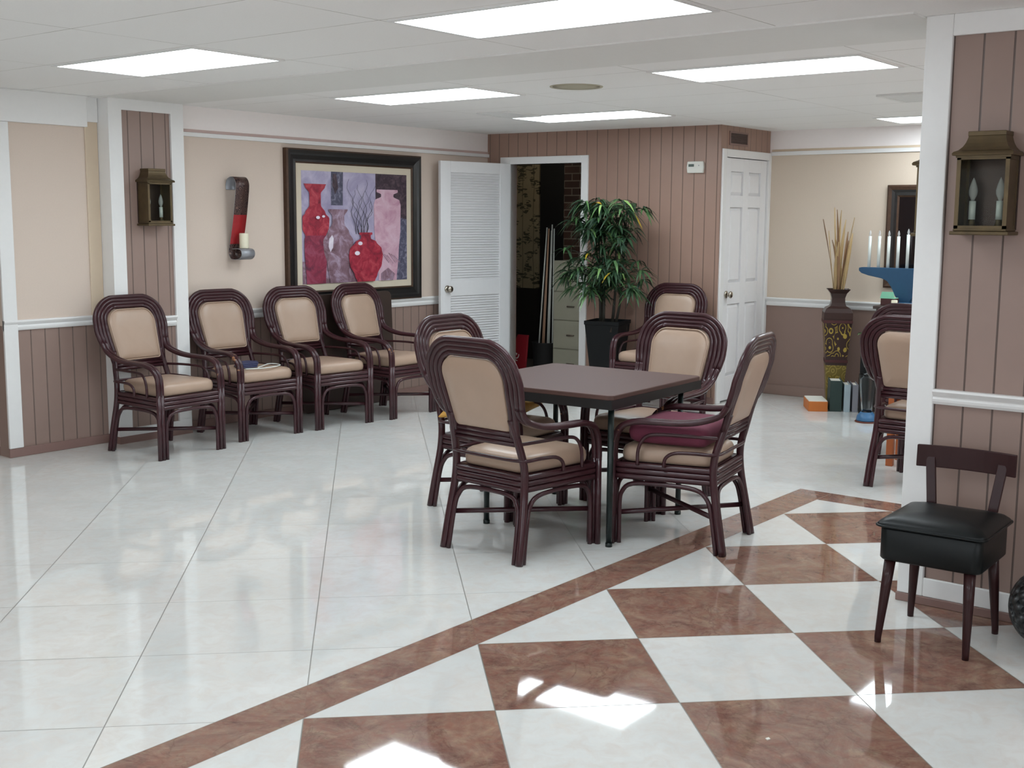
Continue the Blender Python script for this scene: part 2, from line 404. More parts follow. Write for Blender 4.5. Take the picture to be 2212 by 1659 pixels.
# trims on the left section: frame stile, wide header, tan strip
t = MB(); t.box(3.94, YL - 0.02, 0.06, 4.035, YL, 2.13); struct(t.build('trim_2', 'white', bevel=0.004))
t = MB(); t.box(3.94, YL - 0.03, 2.13, 4.585, YL, ZC); t.box(4.585, YL - 0.02, 2.165, 4.67, YL, ZC); struct(t.build('trim_3', 'white', bevel=0.004))
struct(MB().box(4.575, YL - 0.008, 0.885, 4.67, YL, 2.166).build('trim_4', 'tan', bevel=0.003))
def chair_rail(x0, x1, z0, z1, y, name):
    h = z1 - z0
    prof = [(0, z0), (0.012, z0), (0.018, z0 + h * .18), (0.02, z0 + h * .35), (0.014, z0 + h * .5), (0.026, z0 + h * .7), (0.032, z0 + h * .85), (0.03, z1), (0, z1)]
    m = MB(); m.prism(prof, lambda a, b, c: (c, y - a, b), x0, x1); return struct(m.build(name, 'white'))
chair_rail(3.94, 4.66, 0.82, 0.885, YL, 'trim_5')
chair_rail(5.25, 8.86, 0.785, 0.858, YL, 'trim_6')
m = MB(); m.box(5.25, YL - 0.018, 2.118, 8.86, YL, 2.148, 0); m.box(5.25, YL - 0.006, 2.148, 8.86, YL, 2.170, 1); struct(m.build('trim_7', ['white', 'pinkline'], bevel=0.003))
struct(MB().box(3.94, YL - 0.014, 0, 4.68, YL, 0.06).build('baseboard_left', 'brown_base', bevel=0.004))
struct(MB().box(5.26, YL - 0.014, 0, 8.88, YL, 0.06).build('baseboard_far_left', 'brown_base', bevel=0.004))
# --- pilaster under the beam
PX0, PX1, PY = 4.672, 5.268, 7.085
p = MB(); p.box(PX0 + 0.1, PY, 0.09, PX1 - 0.085, YL, 2.252, 1)
p.box(PX0, PY - 0.018, 0.05, PX0 + 0.102, YL, ZC - 0.008, 0); p.box(PX1 - 0.105, PY - 0.018, 0.05, PX1, YL, ZC - 0.008, 0)
p.box(PX0 + 0.102, PY - 0.018, 2.252, PX1 - 0.105, YL, ZC - 0.008, 0); p.box(PX0 + 0.102, PY - 0.018, 0.05, PX1 - 0.105, YL, 0.1, 0)
p.box(PX0, PY - 0.022, 0, PX1, YL, 0.05, 2)
struct(p.build('wall_pilaster', ['white', 'groove_x', 'brown_base']))
chair_rail(PX0 + 0.102, PX1 - 0.105, 0.785, 0.858, PY, 'trim_8')

# --- far wall with the door opening (slightly off square)
B0 = Vector((8.95, 4.84)); A0 = Vector((8.79, 7.2)); U = (A0 - B0).normalized(); N = Vector((-U.y, U.x)); LEN = (A0 - B0).length
def F(u, d, z):  # u along the wall, d out of the wall towards the room
    q = B0 + U * u + N * d; return (q.x, q.y, z)
O0, O1, OZ = 1.335, 2.10, 2.05
w = MB(); w.xbox(F, 0, -0.1, 0, O0, 0, ZC, 0); w.xbox(F, O1, -0.1, 0, LEN + 0.1, 0, ZC, 0); w.xbox(F, O0, -0.1, OZ, O1, 0, ZC, 0)
w.xbox(F, 0, -0.02, 0, 0.0, 0, 0)
struct(w.build('wall_far', ['groove_f']))
d1 = sroot('door_1')
m = MB(); m.xbox(F, O0 - 0.07, -0.1, 0, O0, 0.018, OZ + 0.065); m.xbox(F, O1, -0.1, 0, O1 + 0.11, 0.018, OZ + 0.065); m.xbox(F, O0, -0.1, OZ, O1, 0.018, OZ + 0.065)
m.build('casing', 'white', d1, bevel=0.004)
# louvred leaf swung open against the left wall
H0 = Vector((8.797, 6.948)); F0 = Vector((7.99, 7.09)); U2 = (F0 - H0).normalized(); N2 = Vector((U2.y, -U2.x))
if N2.y > 0: N2 = -N2
def G(u, d, z): q = H0 + U2 * u + N2 * d; return (q.x, q.y, z)
LW = 0.823; T = 0.017
m = MB(); m.xbox(G, 0.0, -T, 0.012, 0.125, T, 2.055); m.xbox(G, LW - 0.115, -T, 0.012, LW, T, 2.055)
for z0, z1 in ((0.012, 0.22), (0.86, 1.0), (1.955, 2.055)): m.xbox(G, 0.125, -T, z0, LW - 0.115, T, z1)
leaf = m.build('leaf', 'door_white', d1, bevel=0.003)
for nm, z0, z1 in (('louver_panel', 1.0, 1.955), ('louver_panel', 0.22, 0.86)):
    m = MB(); n = int((z1 - z0) / 0.0225)
    for i in range(n):
        z = z0 + (i + 0.5) * (z1 - z0) / n
        m.prism([(-0.010, z + 0.013), (-0.007, z + 0.016), (0.011, z - 0.008), (0.008, z - 0.013)], lambda a, b, c: G(c, a, b), 0.125, LW - 0.115)
    m.xbox(G, 0.125, -0.012, z0, LW - 0.115, -0.010, z1)
    m.build(nm, 'door_white', leaf)
def knob_mb(c, d):
    c = Vector(c); d = Vector(d).normalized(); m = MB()
    m.tube([c, c + d * 0.006, c + d * 0.012], [0.032, 0.032, 0.016], 20); m.tube([c + d * 0.01, c + d * 0.035], 0.011, 14)
    m.tube([c + d * (0.03 + 0.003 * i) for i in range(12)], [0.012, 0.019, 0.024, 0.027, 0.029, 0.03, 0.03, 0.029, 0.026, 0.022, 0.015, 0.006], 20); return m
kd = (N2.x, N2.y, 0)
knob_mb(G(LW - 0.075, T, 0.925), kd).build('door_knob', 'chrome', leaf)
knob_mb(G(LW - 0.075, -T, 0.925), (-N2.x, -N2.y, 0)).build('door_knob', 'chrome', leaf)
struct(MB().xbox(F, 0.0, 0, 0, O0 - 0.07, 0.012, 0.055).build('baseboard_far', 'brown_base', bevel=0.003))

# --- closet face with the six-panel door
YF, XF0, XF1 = 4.84, 8.95, 9.86
w = MB(); w.box(XF0, YF, 0, 9.03, YF + 0.1, ZC); w.box(9.03, YF, 2.075, 9.81, YF + 0.1, ZC); w.box(9.81, YF, 0, XF1, YF + 0.1, ZC)
struct(w.build('wall_closet', 'groove_c'))
d2 = sroot('door_2')
m = MB(); m.box(8.968, YF - 0.018, 0, 9.032, YF + 0.1, 2.14); m.box(9.808, YF - 0.018, 0, 9.872, YF + 0.1, 2.14); m.box(9.032, YF - 0.018, 2.075, 9.808, YF + 0.1, 2.14)
m.build('casing', 'white', d2, bevel=0.004)
m = MB(); D0, D1 = 9.036, 9.804; yb_, yf_ = YF + 0.03, YF + 0.004
m.box(D0, yb_, 0.012, D1, yb_ + 0.02, 2.07)
xs = [D0, D0 + 0.11, (D0 + D1) / 2 - 0.05, (D0 + D1) / 2 + 0.05, D1 - 0.11, D1]
for a, b in ((0, 1), (2, 3), (4, 5)): m.box(xs[a], yf_, 0.012, xs[b], yb_, 2.07)
for z0, z1 in ((0.012, 0.22), (0.84, 1.02), (1.66, 1.76), (1.96, 2.07)):
    m.box(xs[1], yf_, z0, xs[2], yb_, z1); m.box(xs[3], yf_, z0, xs[4], yb_, z1)
for z0, z1 in ((0.22, 0.84), (1.02, 1.66), (1.76, 1.96)):
    for a, b in ((1, 2), (3, 4)):
        q = 0.03; x0, x1 = xs[a], xs[b]
        vs = [(x0, yb_, z0), (x1, yb_, z0), (x1, yb_, z1), (x0, yb_, z1), (x0 + q, yf_ + 0.004, z0 + q), (x1 - q, yf_ + 0.004, z0 + q), (x1 - q, yf_ + 0.004, z1 - q), (x0 + q, yf_ + 0.004, z1 - q)]
        m.add(vs, [(0, 1, 5, 4), (1, 2, 6, 5), (2, 3, 7, 6), (3, 0, 4, 7), (4, 5, 6, 7)])
leaf2 = m.build('leaf', 'door_white', d2, bevel=0.002)
knob_mb((9.115, yf_, 0.925), (0, -1, 0)).build('door_knob', 'chrome', leaf2)

# --- back wall
XB = 9.85
w = MB(); w.box(XB, -3.7, 0, XB + 0.12, YF + 0.1, 0.83, 0); w.box(XB, -3.7, 0.83, XB + 0.12, YF + 0.1, 2.14, 1); w.box(XB, -3.7, 2.14, XB + 0.12, YF + 0.1, ZC, 2)
struct(w.build('wall_back', ['brown_flat', 'beige_back', 'frieze']))
def rail_y(y0, y1, z0, z1, x, name):
    h = z1 - z0
    prof = [(0, z0), (0.012, z0), (0.018, z0 + h * .18), (0.02, z0 + h * .35), (0.014, z0 + h * .5), (0.026, z0 + h * .7), (0.032, z0 + h * .85), (0.03, z1), (0, z1)]
    m = MB(); m.prism(prof, lambda a, b, c: (x - a, c, b), y0, y1); return struct(m.build(name, 'white'))
rail_y(-3.7, YF - 0.02, 0.80, 0.872, XB, 'trim_9')
m = MB(); m.box(XB - 0.018, -3.7, 2.118, XB, YF - 0.02, 2.152, 0); m.box(XB - 0.006, -3.7, 2.152, XB, YF - 0.02, 2.172, 1); struct(m.build('trim_10', ['white', 'tan'], bevel=0.003))
struct(MB().box(XB - 0.016, -3.7, 0, XB, YF - 0.02, 0.09).build('baseboard_back', 'brown_flat', bevel=0.004))

# --- right wing wall with framed panelling
XW, YW = 4.745, 1.685
w = MB(); w.box(XW, -3.7, 0.1, 5.26, YW - 0.02, 2.26, 1); w.box(XW, -3.7, 2.26, 5.26, YW - 0.02, ZC - 0.0, 0); w.box(XW, -3.7, 0, 5.26, YW - 0.02, 0.1, 0)
struct(w.build('wall_wing', ['white', 'groove_y']))
m = MB(); m.box(XW - 0.016, YW - 0.105, 0.035, 5.27, YW, ZC - 0.0); m.box(XW - 0.016, -3.7, 2.25, XW, YW - 0.105, ZC); m.box(XW - 0.016, -3.7, 0.035, XW, YW - 0.105, 0.112)
struct(m.build('trim_11', 'white', bevel=0.004))
rail_y(-3.7, YW - 0.105, 0.828, 0.888, XW, 'trim_12')
struct(MB().box(XW - 0.02, -3.7, 0, 5.275, YW + 0.004, 0.035).build('baseboard_wing', 'brown_base', bevel=0.003))

# --- storage room behind the far wall
def bamboo_mat():
    k = NT('bamboo_wallpaper'); sx = k.node('ShaderNodeSeparateXYZ'); P = k.pos(); k.link(P, sx.inputs[0]); Y = sx.outputs[1]
    base = k.mix(k.noise(P, 5, 3), lin((158, 142, 112)), lin((178, 162, 130)))
    wob = k.math('MULTIPLY', k.math('SUBTRACT', k.noise(P, 3, 2), 0.5), 0.05)
    st = k.math('LESS_THAN', k.math('ABSOLUTE', k.math('SUBTRACT', k.math('FRACT', k.math('DIVIDE', k.math('ADD', Y, wob), 0.15)), 0.5)), 0.04)
    clump = k.math('GREATER_THAN', k.noise(P, 7, 2), 0.5); lf = None
    for ang in (0.7, -0.6, 1.25):
        mp = k.node('ShaderNodeMapping'); k.link(P, mp.inputs['Vector']); mp.inputs['Rotation'].default_value = (ang, 0, 0); mp.inputs['Scale'].default_value = (1, 12, 42)
        q = k.math('GREATER_THAN', k.noise(mp.outputs[0], 1.0, 1, 0.5, 0.6), 0.60)
        lf = q if lf is None else k.math('MAXIMUM', lf, q)
    lf = k.math('MULTIPLY', lf, clump)
    k.base(k.mix(k.math('MULTIPLY', k.math('MAXIMUM', k.math('MULTIPLY', st, 0.6), lf), .85), base, lin((54, 54, 38)))); k.rough(0.7); return k.m
M['bamboo'] = bamboo_mat()
def brick_mat():
    k = NT('brown_brick'); sx = k.node('ShaderNodeSeparateXYZ'); k.link(k.pos(), sx.inputs[0]); cb_ = k.node('ShaderNodeCombineXYZ')
    k.link(sx.outputs[1], cb_.inputs[0]); k.link(sx.outputs[2], cb_.inputs[1])
    br = k.node('ShaderNodeTexBrick'); k.link(cb_.outputs[0], br.inputs['Vector']); br.inputs['Scale'].default_value = 1.0
    br.inputs['Color1'].default_value = lin((92, 62, 50)); br.inputs['Color2'].default_value = lin((74, 50, 42)); br.inputs['Mortar'].default_value = lin((142, 128, 112))
    br.inputs['Brick Width'].default_value = 0.2; br.inputs['Row Height'].default_value = 0.075; br.inputs['Mortar Size'].default_value = 0.006
    k.base(br.outputs['Color']); k.rough(0.8); return k.m
M['brick'] = brick_mat()
w = MB(); w.box(10.6, 7.95, 0.79, 10.7, 9.2, ZC, 0); w.box(10.6, 7.95, 0, 10.7, 9.2, 0.79, 1); w.box(10.62, 7.55, 0, 10.7, 7.95, ZC, 2)  # plain black strip between the wallpaper and the brick
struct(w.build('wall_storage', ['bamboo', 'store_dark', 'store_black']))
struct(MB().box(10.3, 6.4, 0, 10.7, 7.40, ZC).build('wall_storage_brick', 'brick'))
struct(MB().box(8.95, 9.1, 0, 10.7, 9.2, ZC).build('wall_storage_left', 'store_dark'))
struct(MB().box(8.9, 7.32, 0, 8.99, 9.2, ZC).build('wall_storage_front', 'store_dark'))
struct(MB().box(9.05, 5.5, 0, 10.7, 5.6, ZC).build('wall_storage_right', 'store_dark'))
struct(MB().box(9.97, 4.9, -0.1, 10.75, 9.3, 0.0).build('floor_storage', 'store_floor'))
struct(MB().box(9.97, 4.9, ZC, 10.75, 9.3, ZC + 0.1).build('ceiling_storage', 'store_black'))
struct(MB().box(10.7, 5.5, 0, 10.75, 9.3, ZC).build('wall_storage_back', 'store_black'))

# --- daylight windows added out of view to brighten walls and ceiling
M['fill_daylight'] = emit('added_daylit_glass', (0.84, 0.93, 1.0, 1), 2.4)
def window(name, fr, w_, z0, z1, n):
    root = sroot(name); m = MB(); b = .05
    m.xbox(fr, -b, 0, z0 - b, 0, .03, z1 + b); m.xbox(fr, w_, 0, z0 - b, w_ + b, .03, z1 + b); m.xbox(fr, 0, 0, z0 - b, w_, .03, z0); m.xbox(fr, 0, 0, z1, w_, .03, z1 + b)
    for i in range(1, n): m.xbox(fr, w_ * i / n - .02, .004, z0, w_ * i / n + .02, .03, z1)
    m.build('added_window_frame', 'white', root)
    MB().xbox(fr, 0, .004, z0, w_, .012, z1).build('added_window_glow', 'fill_daylight', root)
window('added_window_1', lambda a, b, c: (-3.7 + b, -1.0 + a, c), 6.5, .75, 2.1, 5)
window('added_window_2', lambda a, b, c: (-3.0 + a, -3.7 + b, c), 6.0, .75, 2.1, 5)

# ================================================================== CEILING FITTINGS
def ceiling_light(x, y1, label, first=[None]):
    if first[0] is None:
        t = thing('ceiling_light', label, 'ceiling light', (x, y1, ZC), group='recessed fluorescent ceiling panels')
        m = MB(); W_, L_, b = 0.528, 1.145, 0.022
        for a in ((-b, -L_ - b, W_ + b, -L_), (-b, 0, W_ + b, b), (-b, -L_, 0, 0), (W_, -L_, W_ + b, 0)): m.box(a[0], a[1], -0.007, a[2], a[3], 0.0)
        m.build('frame', 'fixture', t)
        MB().box(0, -L_, -0.005, W_, 0, -0.001).build('diffuser', 'diffuser', t)
        first[0] = t; return t
    return dup(first[0], (x, y1, ZC), 0, label)
ceiling_light(3.593, 5.88, 'lit ceiling panel nearest the left pilaster with the small lantern')
ceiling_light(3.593, 3.43, 'largest lit ceiling panel, cut by the top edge of the photo')
ceiling_light(5.604, 5.90, 'lit ceiling panel above the large framed picture of vases')
ceiling_light(5.604, 3.46, 'lit ceiling panel between the round speaker and the right wing wall')
ceiling_light(7.42, 5.87, 'distant lit ceiling panel just before the door in the brown wall')
ceiling_light(9.02, 3.56, 'lit ceiling panel farthest back, partly hidden by the right wing wall')
for (x, y) in ((1.0, 3.43), (1.0, 0.98), (3.593, -0.8), (-1.6, 1.0), (5.604, 1.0), (7.42, 0.9), (9.02, 1.1), (5.604, -1.4), (7.42, -1.5), (9.02, -1.4)):  # unseen panels added for overall brightness
    ceiling_light(x, y, 'unseen ceiling panel added to raise the light level')
t = thing('ceiling_speaker', 'round beige speaker grille flush in the ceiling between the light panels', 'ceiling speaker', (5.965, 4.206, ZC))
MB().lathe([(0.142, -0.001), (0.15, -0.004), (0.158, -0.004), (0.16, 0.0)], 40).build('rim', 'stainceil', t)
MB().lathe([(0.001, -0.0045), (0.08, -0.004), (0.142, -0.002)], 40).build('grille', 'stainceil', t)
t = thing('ceiling_vent', 'white ceiling air vent near the far left corner of the room', 'air vent', (7.0, 5.55, ZC))
m = MB()
for a in ((0, 0, 0.42, 0.03), (0, 0.27, 0.42, 0.3), (0, 0.03, 0.03, 0.27), (0.39, 0.03, 0.42, 0.27)): m.box(a[0], a[1], -0.012, a[2], a[3], 0)
m.build('frame', 'fixture', t, bevel=0.002)
m = MB()
for i in range(9): m.prism([(0.05 + i * 0.038, -0.002), (0.054 + i * 0.038, -0.002), (0.078 + i * 0.038, -0.012), (0.074 + i * 0.038, -0.012)], lambda a, b, c: (a, c, b), 0.03, 0.27)
m.build('slats', 'fixture', t)
MB().box(.03, .03, -.0015, .39, .27, -.0005).build('duct_shade_plate', 'vent_dark', t)  # dark plate stands in for the shade inside the duct
t = thing('ceiling_vent', 'white ceiling air vent half hidden by the right wing wall', 'air vent', (7.40, 2.45, ZC))
m = MB()
for a in ((0, 0, 0.46, 0.03), (0, 0.45, 0.46, 0.48), (0, 0.03, 0.03, 0.45), (0.43, 0.03, 0.46, 0.45)): m.box(a[0], a[1], -0.014, a[2], a[3], 0)
m.build('frame', 'fixture', t, bevel=0.002)
m = MB()
for i in range(10): m.prism([(0.05 + i * 0.038, -0.002), (0.054 + i * 0.038, -0.002), (0.078 + i * 0.038, -0.013), (0.074 + i * 0.038, -0.013)], lambda a, b, c: (a, c, b), 0.03, 0.45)
m.build('slats', 'fixture', t)
MB().box(.03, .03, -.0015, .43, .45, -.0005).build('duct_shade_plate', 'vent_dark', t)  # dark sheet again imitates the unlit duct behind the slats
t = thing('wall_vent', 'brown louvred vent above the white six-panel door', 'air vent', (9.10, YF, 2.19))
m = MB()
for a in ((-0.015, -0.015, 0.315, 0.0), (-0.015, 0.085, 0.315, 0.1), (-0.015, 0, 0, 0.085), (0.3, 0, 0.315, 0.085)): m.box(a[0], -0.008, a[1], a[2], 0, a[3])
m.build('frame', 'brown_base', t)
m = MB(); m.box(0, -0.002, 0, 0.3, 0, 0.085)
for i in range(6): m.prism([(-0.001, 0.006 + i * 0.014), (-0.006, 0.002 + i * 0.014), (-0.007, 0.004 + i * 0.014), (-0.002, 0.009 + i * 0.014)], lambda a, b, c: (c, a, b), 0, 0.3)
m.build('louvers', 'vent_dark', t)
t = thing('thermostat', 'white thermostat with small grey screen on the brown panelled wall', 'thermostat', F(0.219, 0, 1.989))
def FT(a, d, z): q = U * a + N * d; return (q.x, q.y, z)
m = MB(); m.prism([(-0.072, -0.048), (0.072, -0.048), (0.078, 0), (0.072, 0.048), (-0.072, 0.048), (-0.078, 0)], lambda a, b, c: FT(a, c, b), 0, 0.028)
m.build('case', 'plastic', t, bevel=0.005)
MB().xbox(FT, 0.01, 0.0275, 0.004, 0.06, 0.0295, 0.026).build('screen', 'lcd', t)
MB().xbox(FT, -0.038, 0.0275, 0.010, -0.03, 0.030, 0.018).build('button', 'grey_bind', t)

# ================================================================== RATTAN CHAIRS
YT = [(0, -.272), (.16, -.243), (.32, -.216), (.44, -.212), (.6, -.25), (.7, -.283), (.8, -.313), (.9, -.34), (1.03, -.368)]
def yb(z): return lerp_tab(YT, z)
def make_chair(label):
    t = thing('rattan_armchair', label, 'chair', group='rattan armchairs with tan vinyl pads')
    # backrest pad
    zb, zt, hwb, hwt, R, rb = .60, .930, .168, .186, .09, .02
    out = []
    def hw(z): return hwb + (hwt - hwb) * (z - zb) / (zt - zb)
    for k in range(9): a = PI / 2 * k / 8; out.append((hw(zt) - R + R * math.cos(a), zt - R + R * math.sin(a)))
    for k in range(9): a = PI / 2 + PI / 2 * k / 8; out.append((-hw(zt) + R + R * math.cos(a), zt - R + R * math.sin(a)))
    for k in range(5): a = PI + PI / 2 * k / 4; out.append((-hwb + rb + rb * math.cos(a), zb + rb + rb * math.sin(a)))
    for k in range(5): a = 1.5 * PI + PI / 2 * k / 4; out.append((hwb - rb + rb * math.cos(a), zb + rb + rb * math.sin(a)))
    zc = (zb + zt) / 2
    def loop(s, d): return [(x * s, yb(zc + (z - zc) * s) + d, zc + (z - zc) * s) for x, z in out]
    m = MB(); m.rings([loop(.25, -.016), loop(.6, -.016), loop(.97, -.014), loop(1.0, -.008), loop(1.0, .008), loop(.97, .018), loop(.9, .026), loop(.75, .033), loop(.5, .037), loop(.2, .038)])
    m.tube([(x * .965, yb(z) + .02, z) for x, z in out], .0042, 8, closed=True)
    m.build('backrest', 'vinyl', t)
    # seat cushion
    def sout(s, z, n=7):
        pts = []; r = .05
        for (cx, cy, a0) in ((.226 - r, .25 - r, 0), (-.226 + r, .25 - r, 90), (-.196 + r, -.195 + r, 180), (.196 - r, -.195 + r, 270)):
            for k in range(n + 1):
                a = math.radians(a0 + 90 * k / n); pts.append((cx + r * math.cos(a), cy + r * math.sin(a)))
        return [(x * s, .03 + (y - .03) * s, z) for x, y in pts]
    m = MB(); m.rings([sout(.93, .402), sout(.98, .404), sout(1.0, .415), sout(1.01, .435), sout(1.0, .455), sout(.97, .470), sout(.9, .480), sout(.75, .487), sout(.5, .491), sout(.2, .492)])
    m.build('seat', 'vinyl', t)
    # back frame: nested arches and the rail under the pad
    m = MB()
    def arch(k):
        x0 = .2 + .0265 * k; z1 = .947 + .0213 * k; Rk = .10 + .0245 * k
        low = .575 if k < 2 else .71
        half = [(x0 - .027, low)] if k < 2 else [(x0 - .017, low)]
        for z in (.65, .72, .78, .82):
            if z > low + .03: half.append((x0 - .026 * max(0, (.82 - z) / .24) ** 1.4, z))
        for i in range(8): a = PI / 2 * i / 7; half.append((x0 - Rk + Rk * math.cos(a), z1 - Rk + Rk * math.sin(a)))
        full = half + [(-x, z) for x, z in reversed(half)]
        return [(x, yb(z), z) for x, z in full]
    for k in range(4): m.tube(spline(arch(k), 2), .0142, 9)
    for z in (.543, .566, .588): m.tube([(-.192, yb(z), z), (0, yb(z) - .004, z), (.192, yb(z), z)], .0122, 9)
    m.build('back_frame', 'rattan', t)
    # legs
    for s in (-1, 1):
        m = MB(); m.tube(spline([(s * .238, yb(0), 0), (s * .232, yb(.15), .15), (s * .218, yb(.32), .32), (s * .212, yb(.44), .44), (s * .2, yb(.55), .55), (s * .184, yb(.66), .66)], 4), .0185, 10)
        m.build('leg', 'rattan', t)
    for s in (-1, 1):
        m = MB()
        for x in (.236, .2625): m.tube([(s * x, .272, 0), (s * x, .272, .2), (s * x, .272, .42)], .0148, 10)
        m.build('leg', 'rattan', t)
    # arms flow out of the outer arches
    for s in (-1, 1):
        m = MB()
        for k in (2, 3):
            x0 = .192 + .0265 * k; e = x0 - .009
            pts = [(x0 - .009, yb(.72), .72), (x0 - .018, yb(.66) + .022, .662), (x0 - .012, -.165, .628), (x0 - .004, -.07, .612), (x0, .06, .608), (x0, .15, .604), (e + .006, .222, .582), (e, .262, .53), (e, .272, .46), (e, .272, .41)]
            m.tube(spline([(s * a, b, c) for a, b, c in pts], 4), .0148, 9)
        m.build('arm', 'rattan_arm', t)
    # seat frame
    m = MB()
    def fr_(z):
        pts = []; r = .035
        for (cx, cy, a0) in ((.25 - r, .268 - r, 0), (-.25 + r, .268 - r, 90), (-.214 + r, -.218 + r, 180), (.214 - r, -.218 + r, 270)):
            for k in range(5):
                a = math.radians(a0 + 90 * k / 4); pts.append((cx + r * math.cos(a), cy + r * math.sin(a), z))
        return pts
    for z in (.334, .361, .388): m.tube(fr_(z), .0145, 9, closed=True)
    m.box(-.2, -.2, .385, .2, .25, .4)
    m.build('seat_frame', 'rattan', t)
    # curved braces below the seat frame, running down each leg
    def brace(pts): MB().tube(spline(pts, 4), .0112, 8).build('brace', 'rattan', t)
    for s in (-1, 1):
        brace([(s * .237, .244, 0), (s * .237, .244, .19), (s * .236, .232, .255), (s * .235, .18, .297), (s * .23, .02, .306), (s * .226, -.13, .297), (s * .226, yb(.25) + .04, .255), (s * .231, yb(.17) + .03, .18), (s * .238, yb(0) + .031, 0)])
    for yv, hwv in ((.274, .208), (None, .2)):
        f_ = (lambda z: .274) if yv else yb
        h = hwv; g = .012 if not yv else 0
        brace([(-h - g * .6, f_(0), 0), (-h, f_(.19), .19), (-h + .014, f_(.255), .255), (-h + .06, f_(.297), .297), (0, f_(.306), .306), (h - .06, f_(.297), .297), (h - .014, f_(.255), .255), (h, f_(.19), .19), (h + g * .6, f_(0), 0)])
    # thin side rails
    for s in (-1, 1):
        MB().tube(spline([(s * .256, .15, .395), (s * .256, .147, .47), (s * .253, .118, .527), (s * .247, .06, .547), (s * .234, -.1, .549), (s * .206, yb(.545), .545)], 4), .0085, 8).build('side_rail', 'rattan', t)
    MB().tube(spline([(.252, .02, .395), (.252, .012, .438), (.247, -.03, .465), (.235, -.12, .470), (.214, yb(.47) - .01, .47), (0, yb(.47) - .018, .468), (-.214, yb(.47) - .01, .47), (-.235, -.12, .470), (-.247, -.03, .465), (-.252, .012, .438), (-.252, .02, .395)], 4), .0085, 8).build('side_rail', 'rattan', t)
    for s in (-1, 1):
        MB().tube([(s * .226, .262, .158 + .012 * s), (-s * .226, yb(.155) + .012, .158 + .012 * s)], .0125, 8).build('stretcher', 'rattan', t)
    return t
rad = math.radians
ch = make_chair('dark rattan armchair nearest the camera, its back turned, at the card table')
ch.location = (4.40, 3.40, 0); ch.rotation_euler = (0, 0, rad(-93.6))
GR = 'rattan armchairs with tan vinyl pads'
chairs = {}
for key, x, y, rz, lab in (
    ('D', 5.02, 2.86, 11, 'dark rattan armchair with a burgundy cushion on its seat, side on at the card table'),
    ('B', 4.96, 3.99, 181, 'dark rattan armchair with a gold cushion on its seat, far left of the card table'),
    ('C', 5.63, 3.44, 90, 'dark rattan armchair facing the camera across the card table'),
    ('E', 8.42, 5.10, 92, 'dark rattan armchair against the brown wall beside the potted plant'),
    ('W1', 4.755, 6.67, 183, 'dark rattan armchair in front of the left pilaster'),
    ('W2', 5.535, 6.765, 176, 'dark rattan armchair with a white cord and navy cloth on its seat'),
    ('W3', 6.195, 6.70, 175, 'dark rattan armchair below the left half of the framed picture'),
    ('W4', 6.86, 6.65, 182, 'dark rattan armchair in front of the leaning brown folded table'),
    ('R1', 6.98, 2.36, -92, 'dark rattan armchair with its back turned, nearest beside the right wing wall'),
    ('R2', 7.99, 2.71, -90, 'dark rattan armchair behind the one beside the right wing wall, only its top showing')):
    chairs[key] = dup(ch, (x, y, 0), rad(rz), lab, GR)

def pillow(name, mname, hx, hy, z0, h, r, loc, rz, label, cat, pinch=0.0, seg=8):
    o = rrect(hx, hy, r, seg)
    def L(s, z, p=0.0):
        pts = []
        for x, y in o:
            q = 1 - p * (1 - min(1, (abs(x) / hx) ** 3 * (abs(y) / hy) ** 3 * 1.5))
            pts.append((x * s * q, y * s * q, z))
        return pts
    m = MB(); m.rings([L(.5, z0), L(.88, z0 + h * .02, pinch), L(.97, z0 + h * .18, pinch), L(1.0, z0 + h * .42, pinch), L(1.0, z0 + h * .58, pinch), L(.97, z0 + h * .82, pinch), L(.88, z0 + h * .95, pinch), L(.6, z0 + h), L(.25, z0 + h * 1.01)])
    c = m.build(name, mname, None, loc=loc); c.rotation_euler = (0, 0, rz); tag(c, label, cat); return c
pillow('seat_cushion', 'burgundy', .231, .198, 0, .10, .045, (5.016, 2.880, .4935), rad(11), 'flat burgundy cushion lying on the side-on armchair', 'cushion')
def gold_cushion():
    ol = []; n = 48
    for i in range(n):   # lozenge with drawn-out side corners
        a = 2 * PI * i / n; ca, sa = math.cos(a), math.sin(a)
        rr = 1 / (abs(ca / .36) ** 1.15 + abs(sa / .175) ** 1.15) ** (1 / 1.15); ol.append((rr * ca, rr * sa))
    def L(sc, t):
        pts = []
        for x, y in ol:
            x, y = x * sc, y * sc; e = max(0, (abs(x) - .13) / .23); th = .075 * (1 - .75 * min(1, e)); lift = .012 * min(1, e * 1.55)
            pts.append((x, y, lift + th * t + .003 * math.sin(x * 60) * t))
        return pts
    m = MB(); m.rings([L(.4, 0), L(.9, .02), L(.98, .2), L(1, .5), L(.98, .8), L(.9, .97), L(.6, 1.0), L(.2, 1.02)])
    o = m.build('seat_cushion', 'gold_fabric', loc=(4.985, 4.045, .4935)); o.rotation_euler = (0, 0, rad(-13))
    tag(o, 'gold cushion with pointed corners on the far left armchair of the card table', 'cushion')
gold_cushion()

